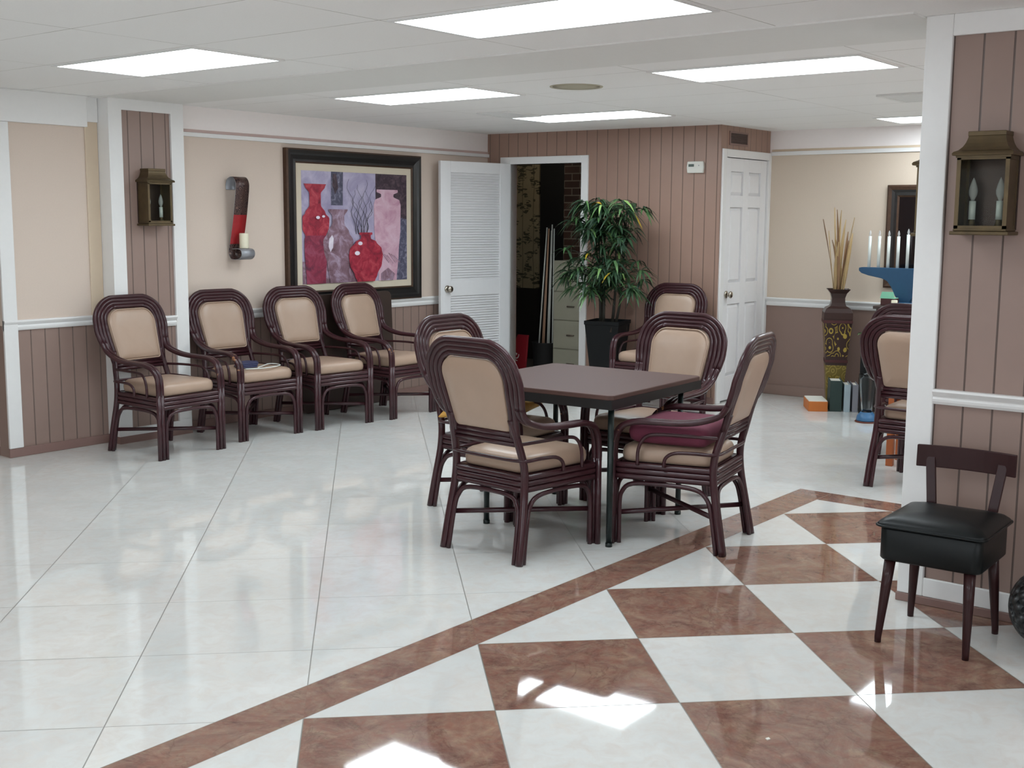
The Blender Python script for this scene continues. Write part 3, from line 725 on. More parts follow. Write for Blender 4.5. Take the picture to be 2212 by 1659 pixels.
# ================================================================== CARD TABLE
t = thing('card_table', 'square brown-topped card table with black metal legs among the rattan armchairs', 'table', (5.03, 3.50, 0), rad(3.0))
hs = 0.465
m = MB(); m.prism([(-hs + .02, -hs), (hs - .02, -hs), (hs, -hs + .02), (hs, hs - .02), (hs - .02, hs), (-hs + .02, hs), (-hs, hs - .02), (-hs, -hs + .02)], lambda a, b, c: (a, b, c), .711, .735)
m.build('tabletop', 'laminate', t, bevel=0.004)
m = MB()
for a in ((-hs + .0, -hs, hs, -hs + .02), (-hs, hs - .02, hs, hs), (-hs, -hs + .02, -hs + .02, hs - .02), (hs - .02, -hs + .02, hs, hs - .02)): m.box(a[0], a[1], .668, a[2], a[3], .7125)
m.build('apron', 'black', t)
for (x, y) in ((-.408, -.43), (-.40, .30), (.36, -.40), (.37, .385)):
    m = MB(); m.tube([(x, y, .70), (x, y, .012)], .0145, 12); m.tube([(x, y, .02), (x, y, 0)], .017, 12); m.build('leg', 'black_metal', t)

# ================================================================== WALL LANTERNS
def make_lantern(label):
    t = thing('wall_lantern', label, 'wall lantern', group='brass coach lanterns')   # local: wall at y=0, front towards -y
    W_, D_, z0, z1 = .096, .12, .02, .295
    m = MB(); m.box(-W_ - .004, -.006, z0, W_ + .004, 0, z1)
    m.build('back_plate', 'lantern_back', t)
    m = MB(); m.box(-W_ - .012, -D_ - .012, 0, W_ + .012, 0, .014); m.box(-W_ - .002, -D_ - .002, .014, W_ + .002, 0, .024)
    m.build('base', 'brass', t, bevel=0.003)
    m = MB(); b = .015
    for sx in (-1, 1):
        m.box(sx * W_, -D_, z0, sx * (W_ - b), -D_ + b, z1); m.box(sx * W_, -b, z0, sx * (W_ - b), -.002, z1)
        m.box(sx * W_, -D_ + b, z0, sx * (W_ - .006), -b, z0 + b); m.box(sx * W_, -D_ + b, z1 - b, sx * (W_ - .006), -b, z1)
    m.box(-W_, -D_, z0, W_, -D_ + .008, z0 + b); m.box(-W_, -D_, z1 - b, W_, -D_ + .008, z1); m.box(-W_ - .004, -D_ - .004, z1 - .008, W_ + .004, -D_ + .002, z1)
    m.build('frame', 'brass', t)
    m = MB(); prof = [(1.14, .295), (1.16, .302), (1.12, .309), (.98, .316), (.86, .328), (.78, .342), (.73, .356), (.70, .368), (.72, .370), (.72, .384), (.70, .386), (.70, .378)]
    loops = []
    for s, z in prof:
        dd = D_ * s if s > 1 else D_ * (.18 + .82 * s)
        loops.append([(-W_ * s, 0, z), (W_ * s, 0, z), (W_ * s, -dd, z), (-W_ * s, -dd, z)])
    n = len(m.v); m.rings(loops); m.s = [False] * len(m.s); m.build('roof', 'brass', t)
    m = MB(); m.box(-W_ + b, -D_ + .002, z0 + b, W_ - b, -D_ + .004, z1 - b)
    m.build('glass_pane', 'pane', t)
    for sx in (-1, 1):
        m = MB(); m.box(sx * (W_ - .004), -D_ + b, z0 + b, sx * (W_ - .002), -b, z1 - b); m.build('side_panel', 'brass', t)
    for sx in (-1, 1):
        x = sx * .05; m = MB(); m.tube([(x, -.055, .024), (x, -.055, .05), (x, -.055, .06)], [.016, .012, .012], 14); m.build('socket', 'brass', t)
        c = MB().tube([(x, -.055, .058), (x, -.055, .128)], .0125, 16).build('candle_tube', 'candle_white', t)
        MB().lathe([(.006, .128), (.008, .135), (.015, .15), (.017, .165), (.013, .185), (.006, .205), (.001, .215)], 14, (x, -.055, 0)).build('bulb', 'bulb', c)
    return t
ln = make_lantern('aged brass wall lantern with two candle bulbs on the right wing wall')
ln.location = (XW, 1.408, 1.497); ln.rotation_euler = (0, 0, rad(-90))
dup(ln, (4.985, PY, 1.485), 0, 'smaller-looking brass wall lantern on the left pilaster')
dup(ln, (5.145, YW, 1.485), rad(180), 'brass wall lantern seen edge on past the white edge of the right wing wall')

# ================================================================== SCROLL SCONCE
t = thing('candle_sconce', 'curled metal ribbon sconce, dark above and red below, on the beige wall', 'candle sconce', (5.79, YL, 1.25))
path = [(-.004, .50), (-.002, .535), (-.02, .575), (-.055, .592), (-.09, .585), (-.112, .555), (-.115, .51), (-.102, .42), (-.08, .30), (-.055, .19), (-.032, .1), (-.02, .06), (-.02, .025), (-.04, -.008), (-.08, -.014), (-.13, -.010), (-.158, .008), (-.166, .032), (-.155, .056), (-.12, .066), (-.06, .064)]
sp = spline([(0, a, b) for a, b in path], 5)
def scroll_mat():
    k = NT('scroll_ribbon_enamel'); o = k.obj(); sx = k.node('ShaderNodeSeparateXYZ'); k.link(o, sx.inputs[0]); z = sx.outputs[2]
    vo = k.node('ShaderNodeTexVoronoi'); k.link(o, vo.inputs['Vector']); vo.inputs['Scale'].default_value = 30
    rings = k.math('GREATER_THAN', k.math('SINE', k.math('MULTIPLY', vo.outputs['Distance'], 26)), 0.55)
    dark = k.mix(k.math('MULTIPLY', rings, .6), lin((48, 28, 30)), lin((134, 104, 92)))
    redf = k.math('MULTIPLY', k.math('LESS_THAN', z, .315), k.math('GREATER_THAN', z, .1))
    red = k.mix(k.noise(o, 30, 3), lin((140, 22, 30)), lin((172, 36, 42)))
    k.base(k.mix(redf, dark, red)); k.rough(.35); k.b.inputs['Metallic'].default_value = .2; return k.m
M['scroll'] = scroll_mat()
m = MB(); hwid = .062
vs = []; fs = []
for p_ in sp:
    for sx in (-hwid, hwid): vs.append((sx, p_.y, p_.z))
for i in range(len(sp) - 1): fs.append((2 * i, 2 * i + 1, 2 * i + 3, 2 * i + 2))
m.add(vs, fs, True); rib = m.build('ribbon', ['grey_metal', 'scroll'], t, fix=False)
so = rib.modifiers.new('thick', 'SOLIDIFY'); so.thickness = .004; so.offset = 0; so.material_offset = 1
t2 = MB().lathe([(.033, 0), (.034, .004), (.034, .108), (.031, .112), (.006, .108)], 24).build('pillar_candle', 'candle', loc=(5.80, YL - .108, 1.3185))
tag(t2, 'short cream pillar candle standing on the metal ribbon sconce', 'candle')

# ================================================================== BIG PICTURE
def paint_mat(name, c1, c2, c3, sc=8):
    k = NT(name); o = k.pos(); f = k.noise(o, sc, 6, .65, .8)
    k.base(k.ramp(f, [(.3, lin(c1)), (.5, lin(c2)), (.68, lin(c3))])); k.rough(.55); return k.m
PM = [paint_mat('paint_lavender', (146, 138, 170), (168, 160, 188), (190, 182, 204), 5), paint_mat('paint_plum_dark', (44, 30, 40), (62, 46, 58), (96, 78, 84), 26), paint_mat('paint_red', (104, 18, 40), (158, 32, 56), (186, 74, 84), 14),
      paint_mat('paint_mauve', (92, 60, 66), (134, 104, 118), (182, 162, 184), 9), paint_mat('paint_pink', (178, 130, 150), (202, 164, 180), (212, 184, 198), 7), paint_mat('paint_crimson_mauve', (84, 34, 58), (138, 42, 68), (158, 84, 108), 10),
      paint_mat('paint_slate', (60, 62, 82), (84, 82, 102), (140, 136, 156), 22), paint_mat('paint_white_glint', (206, 196, 214), (222, 212, 226), (232, 226, 236), 9), paint_mat('paint_twig', (30, 26, 34), (38, 34, 44), (50, 46, 56), 20)]
PXL, PXR, PZ0, PZ1 = 6.285, 7.825, .855, 2.085
t = thing('framed_picture', 'large black-framed painting of red and pink vases above the rattan armchairs', 'picture', (PXL, YL, PZ0))
PW, PH = PXR - PXL, PZ1 - PZ0; fw = .112
m = MB()
def frame_side(m, pts):  # profile swept round the rectangle with mitred corners
    prof = [(0, 0), (0, .04), (.012, .05), (.035, .046), (.05, .034), (fw - .03, .026), (fw - .012, .03), (fw, .022), (fw, 0)]
    loops = []
    for (x, z, sx, sz) in ((0, 0, 1, 1), (PW, 0, -1, 1), (PW, PH, -1, -1), (0, PH, 1, -1)):
        loops.append([(x + sx * a, -b, z + sz * a) for a, b in prof])
    n = len(prof)
    for i in range(4):
        A_, B_ = loops[i], loops[(i + 1) % 4]
        for k in range(n - 1):
            m.add([A_[k], A_[k + 1], B_[k + 1], B_[k]], [(0, 1, 2, 3)], False, 1 if k in (0, 1, 6) else 0)
frame_side(m, None)
M['frame_black'] = mat('black_lacquer_frame', (26, 24, 24), .35, coat=.3, var=.2, scale=30)
M['frame_bronze'] = mat('bronze_rubbed_edge', (74, 52, 38), .45, .4, var=.4, scale=40)
m.build('frame', ['frame_black', 'frame_bronze'], t)
MB().box(fw - .004, -.018, fw - .004, PW - fw + .004, -.001, PH - fw + .004).build('mat_board', 'cream', t)
ax0, ax1, az0, az1 = fw + .055, PW - fw - .055, fw + .055, PH - fw - .055
m = MB(); Aw, Ah = ax1 - ax0, az1 - az0; lay = [0]
def A2(a, b, c): return (ax0 + a * Aw, -.0185 - c, az1 - b * Ah)
def poly(pts, mi):
    lay[0] += 1; d = .0006 * lay[0]; n = len(pts)
    m.add([A2(min(max(a, 0), 1), min(max(b, 0), 1), d) for a, b in pts], [tuple(range(n))], False, mi)
def vase(cx, prof, mi):  # prof: (half width, b)
    pr_ = []
    for i in range(len(prof) - 1):
        for k in range(5):
            tt = k / 5; s = tt * tt * (3 - 2 * tt); pr_.append((prof[i][0] + (prof[i + 1][0] - prof[i][0]) * s, prof[i][1] + (prof[i + 1][1] - prof[i][1]) * tt))
    pr_.append(prof[-1]); poly([(cx + w_, b) for w_, b in pr_] + [(cx - w_, b) for w_, b in reversed(pr_)], mi)
poly([(0, 0), (1, 0), (1, 1), (0, 1)], 0)
poly([(.685, 0), (1, 0), (1, .45), (.685, .38)], 1); poly([(.67, .36), (1, .42), (1, 1), (.72, 1)], 6)
poly([(.265, 0), (.375, 0), (.37, .30), (.26, .30)], 6); poly([(.28, .02), (.31, .02), (.33, .14), (.30, .2), (.275, .12)], 1)
poly([(0, .80), (.5, .80), (.5, 1), (0, 1)], 3)
vase(.80, [(.105, .145), (.107, .165), (.062, .19), (.062, .21), (.125, .245), (.135, .29), (.132, .5), (.112, .75), (.09, 1)], 4)
for i in range(6):
    a_ = .74 + .022 * i; poly([(a_, .74 + .01 * (i % 3)), (a_ + .007, .74 + .01 * (i % 3)), (a_ + .075, .83 + .012 * i % .03), (a_ + .068, .835)], 3)
poly([(.73, .93), (.80, .88), (.87, .94), (.85, 1), (.73, 1)], 3)
vase(.115, [(.098, .115), (.09, .135), (.05, .2), (.05, .3), (.09, .37), (.125, .42), (.12, .5), (.09, .58)], 2)
vase(.115, [(.092, .57), (.10, .62), (.10, .7), (.085, 1)], 5)
vase(.32, [(.09, .335), (.055, .40), (.055, .46), (.10, .54), (.14, .62), (.135, .7), (.10, .85), (.08, 1)], 3)
poly([(.235, .60), (.262, .565), (.275, .60), (.268, .68), (.245, .72), (.228, .67)], 7)
for i in range(9):
    x = .485 + .012 * i + (.014 if i % 2 else 0); tx = x + (i - 4) * .018; top = .06 + .05 * ((i * 7) % 5)
    L_ = []; R_ = []
    for k in range(13):
        q = k / 12; xx = x + (tx - x) * q + .022 * math.sin(q * 13 + i * 1.7) * min(1, q * 2); b = .56 + (top - .56) * q; wd = .0032 * (1 - .6 * q)
        L_.append((xx - wd, b)); R_.append((xx + wd, b))
    poly(L_ + R_[::-1], 8)
vase(.575, [(.062, .545), (.064, .56), (.046, .575), (.048, .6), (.10, .63), (.155, .7), (.165, .76), (.155, .84), (.11, .94), (.085, 1)], 2)
for (a, b, s) in ((.52, .645, .022), (.49, .735, .025), (.13, .41, .018), (.18, .4, .014)):
    poly([(a + s * math.cos(k * PI / 5), b + s * .8 * math.sin(k * PI / 5)) for k in range(10)], 7)
m.build('painting', PM, t, fix=False)

# ================================================================== FOLDED TABLE LEANING ON THE LEFT WALL
fa = rad(3.2)
t = thing('folded_table', 'folded dark brown table leaning against the wall behind the chairs under the picture', 'folding table', (6.33, 7.10, 0))
def FL(a, b, c): return (a, b * math.sin(fa) - c * math.cos(fa), b * math.cos(fa) + c * math.sin(fa) + .002)
pl = []
for (cx, cz, a0) in ((1.0, .885, 0), (.05, .885, 90), (.05, .05, 180), (1.0, .05, 270)):
    for k in range(6): a = rad(a0 + 18 * k); pl.append((cx + .05 * math.cos(a), cz + .05 * math.sin(a)))
m = MB(); m.prism(pl, FL, .022, .046); m.build('tabletop', 'dark_brown', t, bevel=.003)
for z_ in (.12, .72):
    m = MB(); m.xbox(lambda a, c, b: FL(a, b, c), .03, 0, z_, 1.02, .022, z_ + .04); m.build('folded_leg_frame', 'black_metal', t)

# things on the seat of the second chair
m = MB()
for i in range(3): m.prism([(x + .012 * i, y + .008 * i) for x, y in ((-.1, -.07), (.03, -.09), (.09, -.01), (.06, .07), (-.06, .06))], lambda a, b, c: (a, b, c), .0105 * i, .0105 * i + .01)
o = m.build('folded_cloth', 'navy', loc=(5.47, 6.70, .4935), bevel=.004); tag(o, 'small folded navy cloth on the armchair seat beside the white cord', 'cloth')
cp = spline([(-.17, .0, 0), (-.08, -.05, 0), (0, -.055, 0), (.09, -.04, .002), (.15, .0, 0), (.165, .05, .001), (.13, .07, .006), (.06, .04, .01), (-.02, .0, .006), (-.08, -.03, .006)], 6)
o = MB().tube(cp, .0035, 8).build('cord', 'cord', loc=(5.53, 6.575, .4965)); tag(o, 'loose loop of white cord on the seat of the armchair right of the pilaster', 'cord')

# ================================================================== POTTED PLANT
t = thing('potted_bamboo_plant', 'tall leafy bamboo plant in a black tapered pot by the open doorway', 'plant', (8.60, 5.70, 0))
m = MB(); loops = []
for s, z in ((.088, 0), (.09, .004), (.152, .655), (.158, .66), (.158, .69), (.148, .69), (.143, .64)): loops.append([Matrix.Rotation(rad(14), 3, 'Z') @ Vector((a * s, b * s, z)) for a, b in ((1, 1), (-1, 1), (-1, -1), (1, -1))])
m.rings(loops, cap1=True); m.s = [False] * len(m.s); m.build('pot', 'pot_black', t)
MB().box(-.125, -.125, .6, .125, .125, .655).build('soil', 'soil', t)
stems = [((.02, .075), (.0, .10), 1.45), ((.02, -.045), (.03, -.06), 1.6), ((-.05, -.0), (-.06, .04), 1.5), ((.05, -.06), (.08, -.12), 1.3), ((-.02, .05), (-.03, .14), 1.62)]
for (a, b, h) in stems:
    pts = [(a[0] + (b[0] - a[0]) * q + .012 * math.sin(q * 7), a[1] + (b[1] - a[1]) * q + .01 * math.cos(q * 6), .65 + (h - .65) * q) for q in [i / 8 for i in range(9)]]
    MB().tube(pts, [.013 - .008 * i / 8 for i in range(9)], 8).build('stem', 'stem', t)
def leaf_mat():
    k = NT('silk_bamboo_leaf'); P = k.pos(); at = k.node('ShaderNodeAttribute'); at.attribute_name = 'shade'
    k.base(k.ramp(at.outputs['Fac'], [(0, lin((26, 46, 34))), (.5, lin((46, 74, 48))), (.85, lin((86, 122, 70))), (.97, lin((132, 164, 96))), (1.0, lin((186, 156, 40)))]))
    k.rough(.45); return k.m
M['leaf'] = leaf_mat()
m = MB(); shade = []
r = random.Random(11)
def blade(p, d, ln_, wd, sh):
    d = d.normalized(); side = d.cross(Vector((r.uniform(-.4, .4), r.uniform(-.4, .4), 1))).normalized(); vs = []
    for i, (q, wf) in enumerate(((0, .12), (.18, .75), (.42, 1.0), (.7, .7), (1.0, .03))):
        c = p + d * (ln_ * q) + Vector((0, 0, -ln_ * .75 * q * q)); lift = Vector((0, 0, wd * wf * .25))
        vs += [c - side * wd * wf + lift, c, c + side * wd * wf + lift]
    fs = []
    for i in range(4): fs += [(3 * i, 3 * i + 1, 3 * i + 4, 3 * i + 3), (3 * i + 1, 3 * i + 2, 3 * i + 5, 3 * i + 4)]
    m.add(vs, fs, True); shade.extend([sh] * len(vs))
clusters = []
for i in range(120):
    z = r.choice([r.uniform(1.45, 1.72), r.uniform(1.2, 1.72), r.uniform(.92, 1.25)])
    wy = .25 if z > 1.3 else .31
    clusters.append((r.uniform(-.26, .13), r.gauss(.0, wy * .55) if z > 1.25 else r.gauss(0, wy * .6), z))
clusters += [(-.1, .36, 1.06), (-.05, .40, 1.02), (-.12, .33, 1.1), (-.12, -.3, 1.0), (-.1, -.32, .95), (-.1, -.26, 1.08), (-.08, .27, 1.55), (-.1, -.24, 1.62), (-.06, -.28, 1.66)]
for (cx, cy, cz) in clusters:
    cy = max(-.34, min(.40, cy)); p = Vector((cx, cy, cz)); out_ = Vector((cx * .6 - .12, cy * 1.2, .05))
    tw = MB
    for k in range(r.randint(8, 12)):
        a = r.uniform(0, 2 * PI); d = Vector((math.cos(a) * .8, math.sin(a), r.uniform(-.25, .75))) + out_ * 1.1
        sh = min(.96, max(.02, r.gauss(.38, .2) + (.12 if cz < 1.2 else 0)))
        if r.random() < .003: sh = 1.0
        e = p + d.normalized() * r.uniform(.13, .19)
        L_ = r.uniform(.12, .20)
        if p.x + d.normalized().x * L_ > .2: d.x = -abs(d.x)
        blade(p, d, L_, r.uniform(.009, .015), sh)
fo = m.build('foliage', 'leaf', t, fix=False)
at = fo.data.attributes.new('shade', 'FLOAT', 'POINT')
for i, s_ in enumerate(shade): at.data[i].value = s_
m = MB()
for (cx, cy, cz) in clusters:
    s_ = min(stems, key=lambda q: abs(q[1][1] - cy)); q = min(1, max(0, (cz - .1 - .65) / (s_[2] - .65)))
    b_ = (s_[0][0] + (s_[1][0] - s_[0][0]) * q, s_[0][1] + (s_[1][1] - s_[0][1]) * q, min(cz - .06, s_[2]))
    m.tube([b_, ((b_[0] + cx) / 2, (b_[1] + max(-.34, min(.4, cy))) / 2, cz - .02), (cx, max(-.34, min(.4, cy)), cz)], [.004, .003, .002], 5)
m.build('twigs', 'stem', t)

# ================================================================== FLOOR VASE WITH DRIED REEDS
def vase_mat():
    k = NT('brown_vase_gold_scroll'); o = k.obj(); sx = k.node('ShaderNodeSeparateXYZ'); k.link(o, sx.inputs[0]); z = sx.outputs[2]
    vo = k.node('ShaderNodeTexVoronoi'); mp = k.node('ShaderNodeMapping'); k.link(o, mp.inputs['Vector']); mp.inputs['Scale'].default_value = (17, 17, 12); k.link(mp.outputs[0], vo.inputs['Vector']); vo.inputs['Scale'].default_value = 1
    ring = k.math('GREATER_THAN', k.math('SINE', k.math('ADD', k.math('MULTIPLY', vo.outputs['Distance'], 22), k.math('MULTIPLY', k.noise(o, 9, 2), 5))), .72)
    b1 = k.math('MULTIPLY', k.math('GREATER_THAN', z, .42), k.math('LESS_THAN', z, .70)); b2 = k.math('LESS_THAN', z, .345)
    band2 = k.mix(k.math('MULTIPLY', ring, .8), lin((118, 100, 44)), lin((172, 150, 78)))
    c = k.mix(k.math('MULTIPLY', ring, b1), lin((56, 36, 32)), lin((176, 150, 66))); c = k.mix(b2, c, band2)
    k.base(c); k.rough(.3); return k.m
M['vase'] = vase_mat()
VX, VY = 9.62, 4.055
t = thing('floor_vase', 'tall square brown floor vase with gold scrolls beside the binders', 'vase', (VX, VY, 0), rad(28))
m = MB(); prof = [(.062, 0), (.066, .01), (.075, .2), (.088, .36), (.090, .38), (.088, .40), (.104, .6), (.118, .74), (.116, .79), (.098, .825), (.064, .845), (.056, .87), (.054, .91), (.066, .95), (.094, .985), (.09, .985), (.058, .94), (.046, .9)]
loops = [[(-s, -s, z), (s, -s, z), (s, s, z), (-s, s, z)] for s, z in prof]
m.rings(loops); m.s = [False] * len(m.s); m.build('body', 'vase', t, bevel=.006)
for z, s in ((.38, .0925), (.715, .119)):
    m = MB(); m.rings([[(-s, -s, z - .012), (s, -s, z - .012), (s, s, z - .012), (-s, s, z - .012)], [(-s, -s, z + .012), (s, -s, z + .012), (s, s, z + .012), (-s, s, z + .012)]])
    m.s = [False] * len(m.s); m.build('band', 'maroon', t)
M['reed'] = mat('dried_reed', (178, 150, 106), .7, var=.3, scale=9); M['reed_dark'] = mat('dried_reed_brown', (140, 106, 76), .7, var=.3, scale=9)
r = random.Random(5); protos = []
for j in range(4):
    m = MB(); L_ = (.55, .66, .74, .48)[j]; bend = (.02, .05, -.03, .08)[j]; wmax = (.015, .014, .012, .016)[j]; vs = []
    for i in range(9):
        q = i / 8; wd = wmax * (math.sin(PI * min(1, .04 + q * .94)) ** .8) + .0012; x = bend * q * q
        tw = q * (1.2 if j % 2 else -.8); a_, b_ = math.cos(tw), math.sin(tw)
        vs += [(x - wd * a_, -wd * b_, q * L_), (x, .003, q * L_), (x + wd * a_, wd * b_, q * L_)]
    fs = []
    for i in range(8): fs += [(3 * i, 3 * i + 1, 3 * i + 4, 3 * i + 3), (3 * i + 1, 3 * i + 2, 3 * i + 5, 3 * i + 4)]
    m.add(vs, fs, True); protos.append((m, L_))
made = {}
spots = [(0, 0, 0)] + [(.015, i * 90 + 12, .06) for i in range(4)] + [(.034, i * 40, .135) for i in range(9)]
for i, (rr, deg, tilt) in enumerate(spots):
    j = (i * 3) % 4; a = rad(deg); col = 'reed_dark' if i % 3 == 1 else 'reed'
    if (j, col) not in made:
        o = protos[j][0].build('dried_reed', col, fix=False); sm = o.modifiers.new('thick', 'SOLIDIFY'); sm.thickness = .0015; made[(j, col)] = o
    else: o = made[(j, col)].copy(); C.objects.link(o)
    o.location = (VX + rr * math.cos(a), VY + rr * math.sin(a), .905 + .01 * (i % 3))
    tl = tilt * (1 + .25 * ((i * 5) % 3 - 1))
    o.rotation_euler = (Matrix.Rotation(tl, 3, Vector((-math.sin(a), math.cos(a), 0))) @ Matrix.Rotation(a + PI / 2 + .25 * (i % 3 - 1), 3, 'Z')).to_euler()
    tag(o, 'pale dried reed blade standing in the tall brown floor vase', 'dried reed', 'dried reeds in the floor vase')

# ================================================================== FLOOR CLUTTER BY THE BACK WALL
t = thing('cardboard_box', 'low orange box with a white lid on the floor by the floor vase', 'box', (9.125, 4.06, 0), rad(-58))
MB().box(0, 0, 0, .155, .30, .082).build('body', 'orange', t, bevel=.002); MB().box(.004, .004, .082, .151, .296, .088).build('lid', 'paper', t)
def binder(name, mname, x, y, rz, w_, d_, h_, label, page='paper'):
    t = thing(name, label, 'binder', (x, y, 0), rad(rz), 'binders standing on the floor')
    m = MB(); m.box(0, 0, 0, .004, d_, h_); m.box(w_ - .004, 0, 0, w_, d_, h_); m.box(.004, 0, 0, w_ - .004, .004, h_); m.build('cover', mname, t, bevel=.0015)
    MB().box(.006, .006, .006, w_ - .006, d_ - .012, h_ - .012).build('pages', page, t); return t
binder('ring_binder', 'green_bind', 9.235, 3.925, -62, .095, .26, .255, 'dark green binder standing beside the orange box')
binder('ring_binder', 'silver_bind', 9.285, 3.825, -62, .05, .26, .225, 'slim pale blue-grey binder standing right of the green binder')
binder('ring_binder', 'grey_bind', 9.315, 3.765, -62, .045, .26, .225, 'slim grey binder standing right of the pale blue-grey binder')
binder('ring_binder', 'black', 9.34, 3.70, -62, .06, .26, .26, 'black binder standing at the right end of the binders')
t = thing('glass_vase', 'tall clear glass vase on a round blue base behind the nearest right armchair', 'vase', (8.93, 3.49, 0))
MB().lathe([(.085, 0), (.088, .004), (.085, .01)], 28).build('mat', 'coaster', t)
MB().lathe([(.075, .01), (.078, .02), (.072, .05), (.05, .075), (.045, .08)], 28).build('base', 'bluebase', t)
MB().lathe([(.042, .08), (.05, .16), (.066, .33), (.070, .375), (.066, .375), (.060, .33), (.045, .17), (.036, .09)], 28).build('body', 'vaseglass', t)
# dark cabinet with the menorah
t = thing('low_cabinet', 'dark wooden cabinet at the back wall carrying the blue candelabrum', 'cabinet', (9.15, 2.37, 0))
m = MB(); m.box(0, 0, .05, .64, 1.17, .868); m.box(.03, .03, 0, .6, 1.14, .05); m.build('body', 'dark_brown', t, bevel=.004)
MB().box(-.02, -.02, .868, .66, 1.19, .893).build('top', 'dark_brown', t, bevel=.004)
for k in range(3):
    dd = MB().box(-.014, .03 + k * .375, .09, .0, .395 + k * .375, .83).build('door', 'dark_brown', t, bevel=.004)
    MB().tube([(-.014, .08 + k * .375, .47), (-.034, .08 + k * .375, .47)], .012, 12).build('knob', 'brass', dd)
t = thing('menorah', 'blue painted candelabrum with a row of white electric candles by the right wing wall', 'candelabrum', (9.38, 3.395, .8935))
half = [(.36, .29), (.382, .285), (.382, .262), (.36, .243), (.30, .225), (.19, .205), (.145, .185), (.11, .14), (.075, .07), (.045, .03), (.04, 0.0)]
pl = [(a, b) for a, b in half] + [(-a, b) for a, b in reversed(half)]
m = MB(); m.prism(pl, lambda a, b, c: (c, a, b), -.03, .03); m.box(-.07, -.12, 0, .07, .12, .022)
m.build('stand', 'blue', t, bevel=.004)
for i in range(9):
    y = (i - 4) * .0775; hh = .27 if i != 4 else .285
    c = MB().tube([(0, y, .29), (0, y, .29 + hh - .02)], .0125, 14).build('candle', 'candle_white', t)
    MB().lathe([(.004, .27), (.009, .28), (.010, .29), (.006, .305), (.001, .315)], 12, (0, y, hh - .02 + .02)).build('bulb', 'bulb', c)
t = thing('keepsake_box', 'small dark red box with a mint green card lid beside the blue candelabrum', 'box', (9.26, 3.475, .8935))
MB().box(-.05, -.055, 0, .05, .055, .055).build('body', 'maroon', t, bevel=.002)
m = MB(); m.prism([(-.06, .056), (.06, .056), (.045, .108), (-.045, .108)], lambda a, b, c: (c, a, b), -.055, -.05); m.box(-.05, -.05, .055, .05, .05, .06); m.build('lid_card', 'mint', t)
o = MB().lathe([(.022, 0), (.024, .003), (.024, .045), (.02, .048)], 20).build('votive_candle', 'candle', loc=(9.175, 3.405, .8935)); tag(o, 'small round white votive in front of the dark red box', 'candle')
t = thing('small_plant', 'small green plant in a dark pot just left of the dark cabinet', 'plant', (9.09, 3.588, 0))
MB().lathe([(.028, 0), (.03, .01), (.036, .66), (.038, .68), (.034, .68), (.03, .64)], 18).build('pot', 'pot_black', t)
m = MB(); shade = []; r = random.Random(3)
for k in range(16):
    a = r.uniform(0, 6.28); blade(Vector((.015 * math.cos(a), .015 * math.sin(a), .65)), Vector((math.cos(a), math.sin(a), 1.6)), .11, .014, r.uniform(.5, .9))
fo = m.build('foliage', 'leaf', t, fix=False); at = fo.data.attributes.new('shade', 'FLOAT', 'POINT')
for i, s_ in enumerate(shade): at.data[i].value = s_
t = thing('wooden_stool', 'orange-brown wooden stool standing between the two right-hand armchairs', 'stool', (7.52, 2.62, 0), rad(6))
for (x, y) in ((-.115, .115), (.115, .115), (-.115, -.115), (.115, -.115)): MB().box(x - .022, y - .022, 0, x + .022, y + .022, .47).build('leg', 'orange_wood', t, bevel=.003)
MB().box(-.15, -.15, .47, .15, .15, .495).build('seat', 'orange_wood', t, bevel=.006)
m = MB(); m.box(-.1, .105, .40, .1, .125, .47); m.box(-.1, -.125, .40, .1, -.105, .47); m.build('apron', 'orange_wood', t)
# mirror on the back wall
t = thing('framed_mirror', 'dark bronze-framed mirror on the back wall behind the white candles', 'mirror', (XB, 2.75, 1.0))
m = MB(); MW, MH = 1.0, .85; prof = [(0, 0), (0, .03), (.015, .04), (.04, .034), (.06, .02), (.085, .026), (.10, .016), (.10, 0)]
loops = []
for (y, z, sy, sz) in ((0, 0, 1, 1), (MW, 0, -1, 1), (MW, MH, -1, -1), (0, MH, 1, -1)): loops.append([(-b, y + sy * a, z + sz * a) for a, b in prof])
for i in range(4):
    A_, B_ = loops[i], loops[(i + 1) % 4]
    for k in range(len(prof) - 1): m.add([A_[k], A_[k + 1], B_[k + 1], B_[k]], [(0, 1, 2, 3)], False, 1 if k in (3, 4) else 0)
m.build('frame', ['frame_bronze', 'frame_black'], t)
MB().box(-.014, .098, .098, -.004, MW - .098, MH - .098).build('glass', 'mirror', t)

# ================================================================== SEWING STOOL
t = thing('sewing_stool', 'low black-green vinyl box stool with wooden backrest against the right wing wall', 'stool', (4.375, 1.392, 0), rad(1.5))
def rl(hx, hy, r_, z, s=1.0): return [(x * s, y * s, z) for x, y in rrect(hx, hy, r_, 6)]
m = MB(); m.rings([rl(.178, .178, .035, .315), rl(.183, .183, .035, .322), rl(.183, .183, .035, .432), rl(.18, .18, .035, .436)]); m.build('storage_box', 'teal_vinyl', t)
m = MB(); m.rings([rl(.18, .18, .035, .437), rl(.193, .193, .035, .440), rl(.195, .195, .035, .448), rl(.19, .19, .035, .456), rl(.175, .175, .035, .468), rl(.14, .14, .03, .479), rl(.09, .09, .025, .485), rl(.04, .04, .02, .487)])
m.tube([(x, y, .444) for x, y in rrect(.196, .196, .035, 6)], .0045, 8, closed=True); m.build('seat_lid', 'teal_vinyl', t)
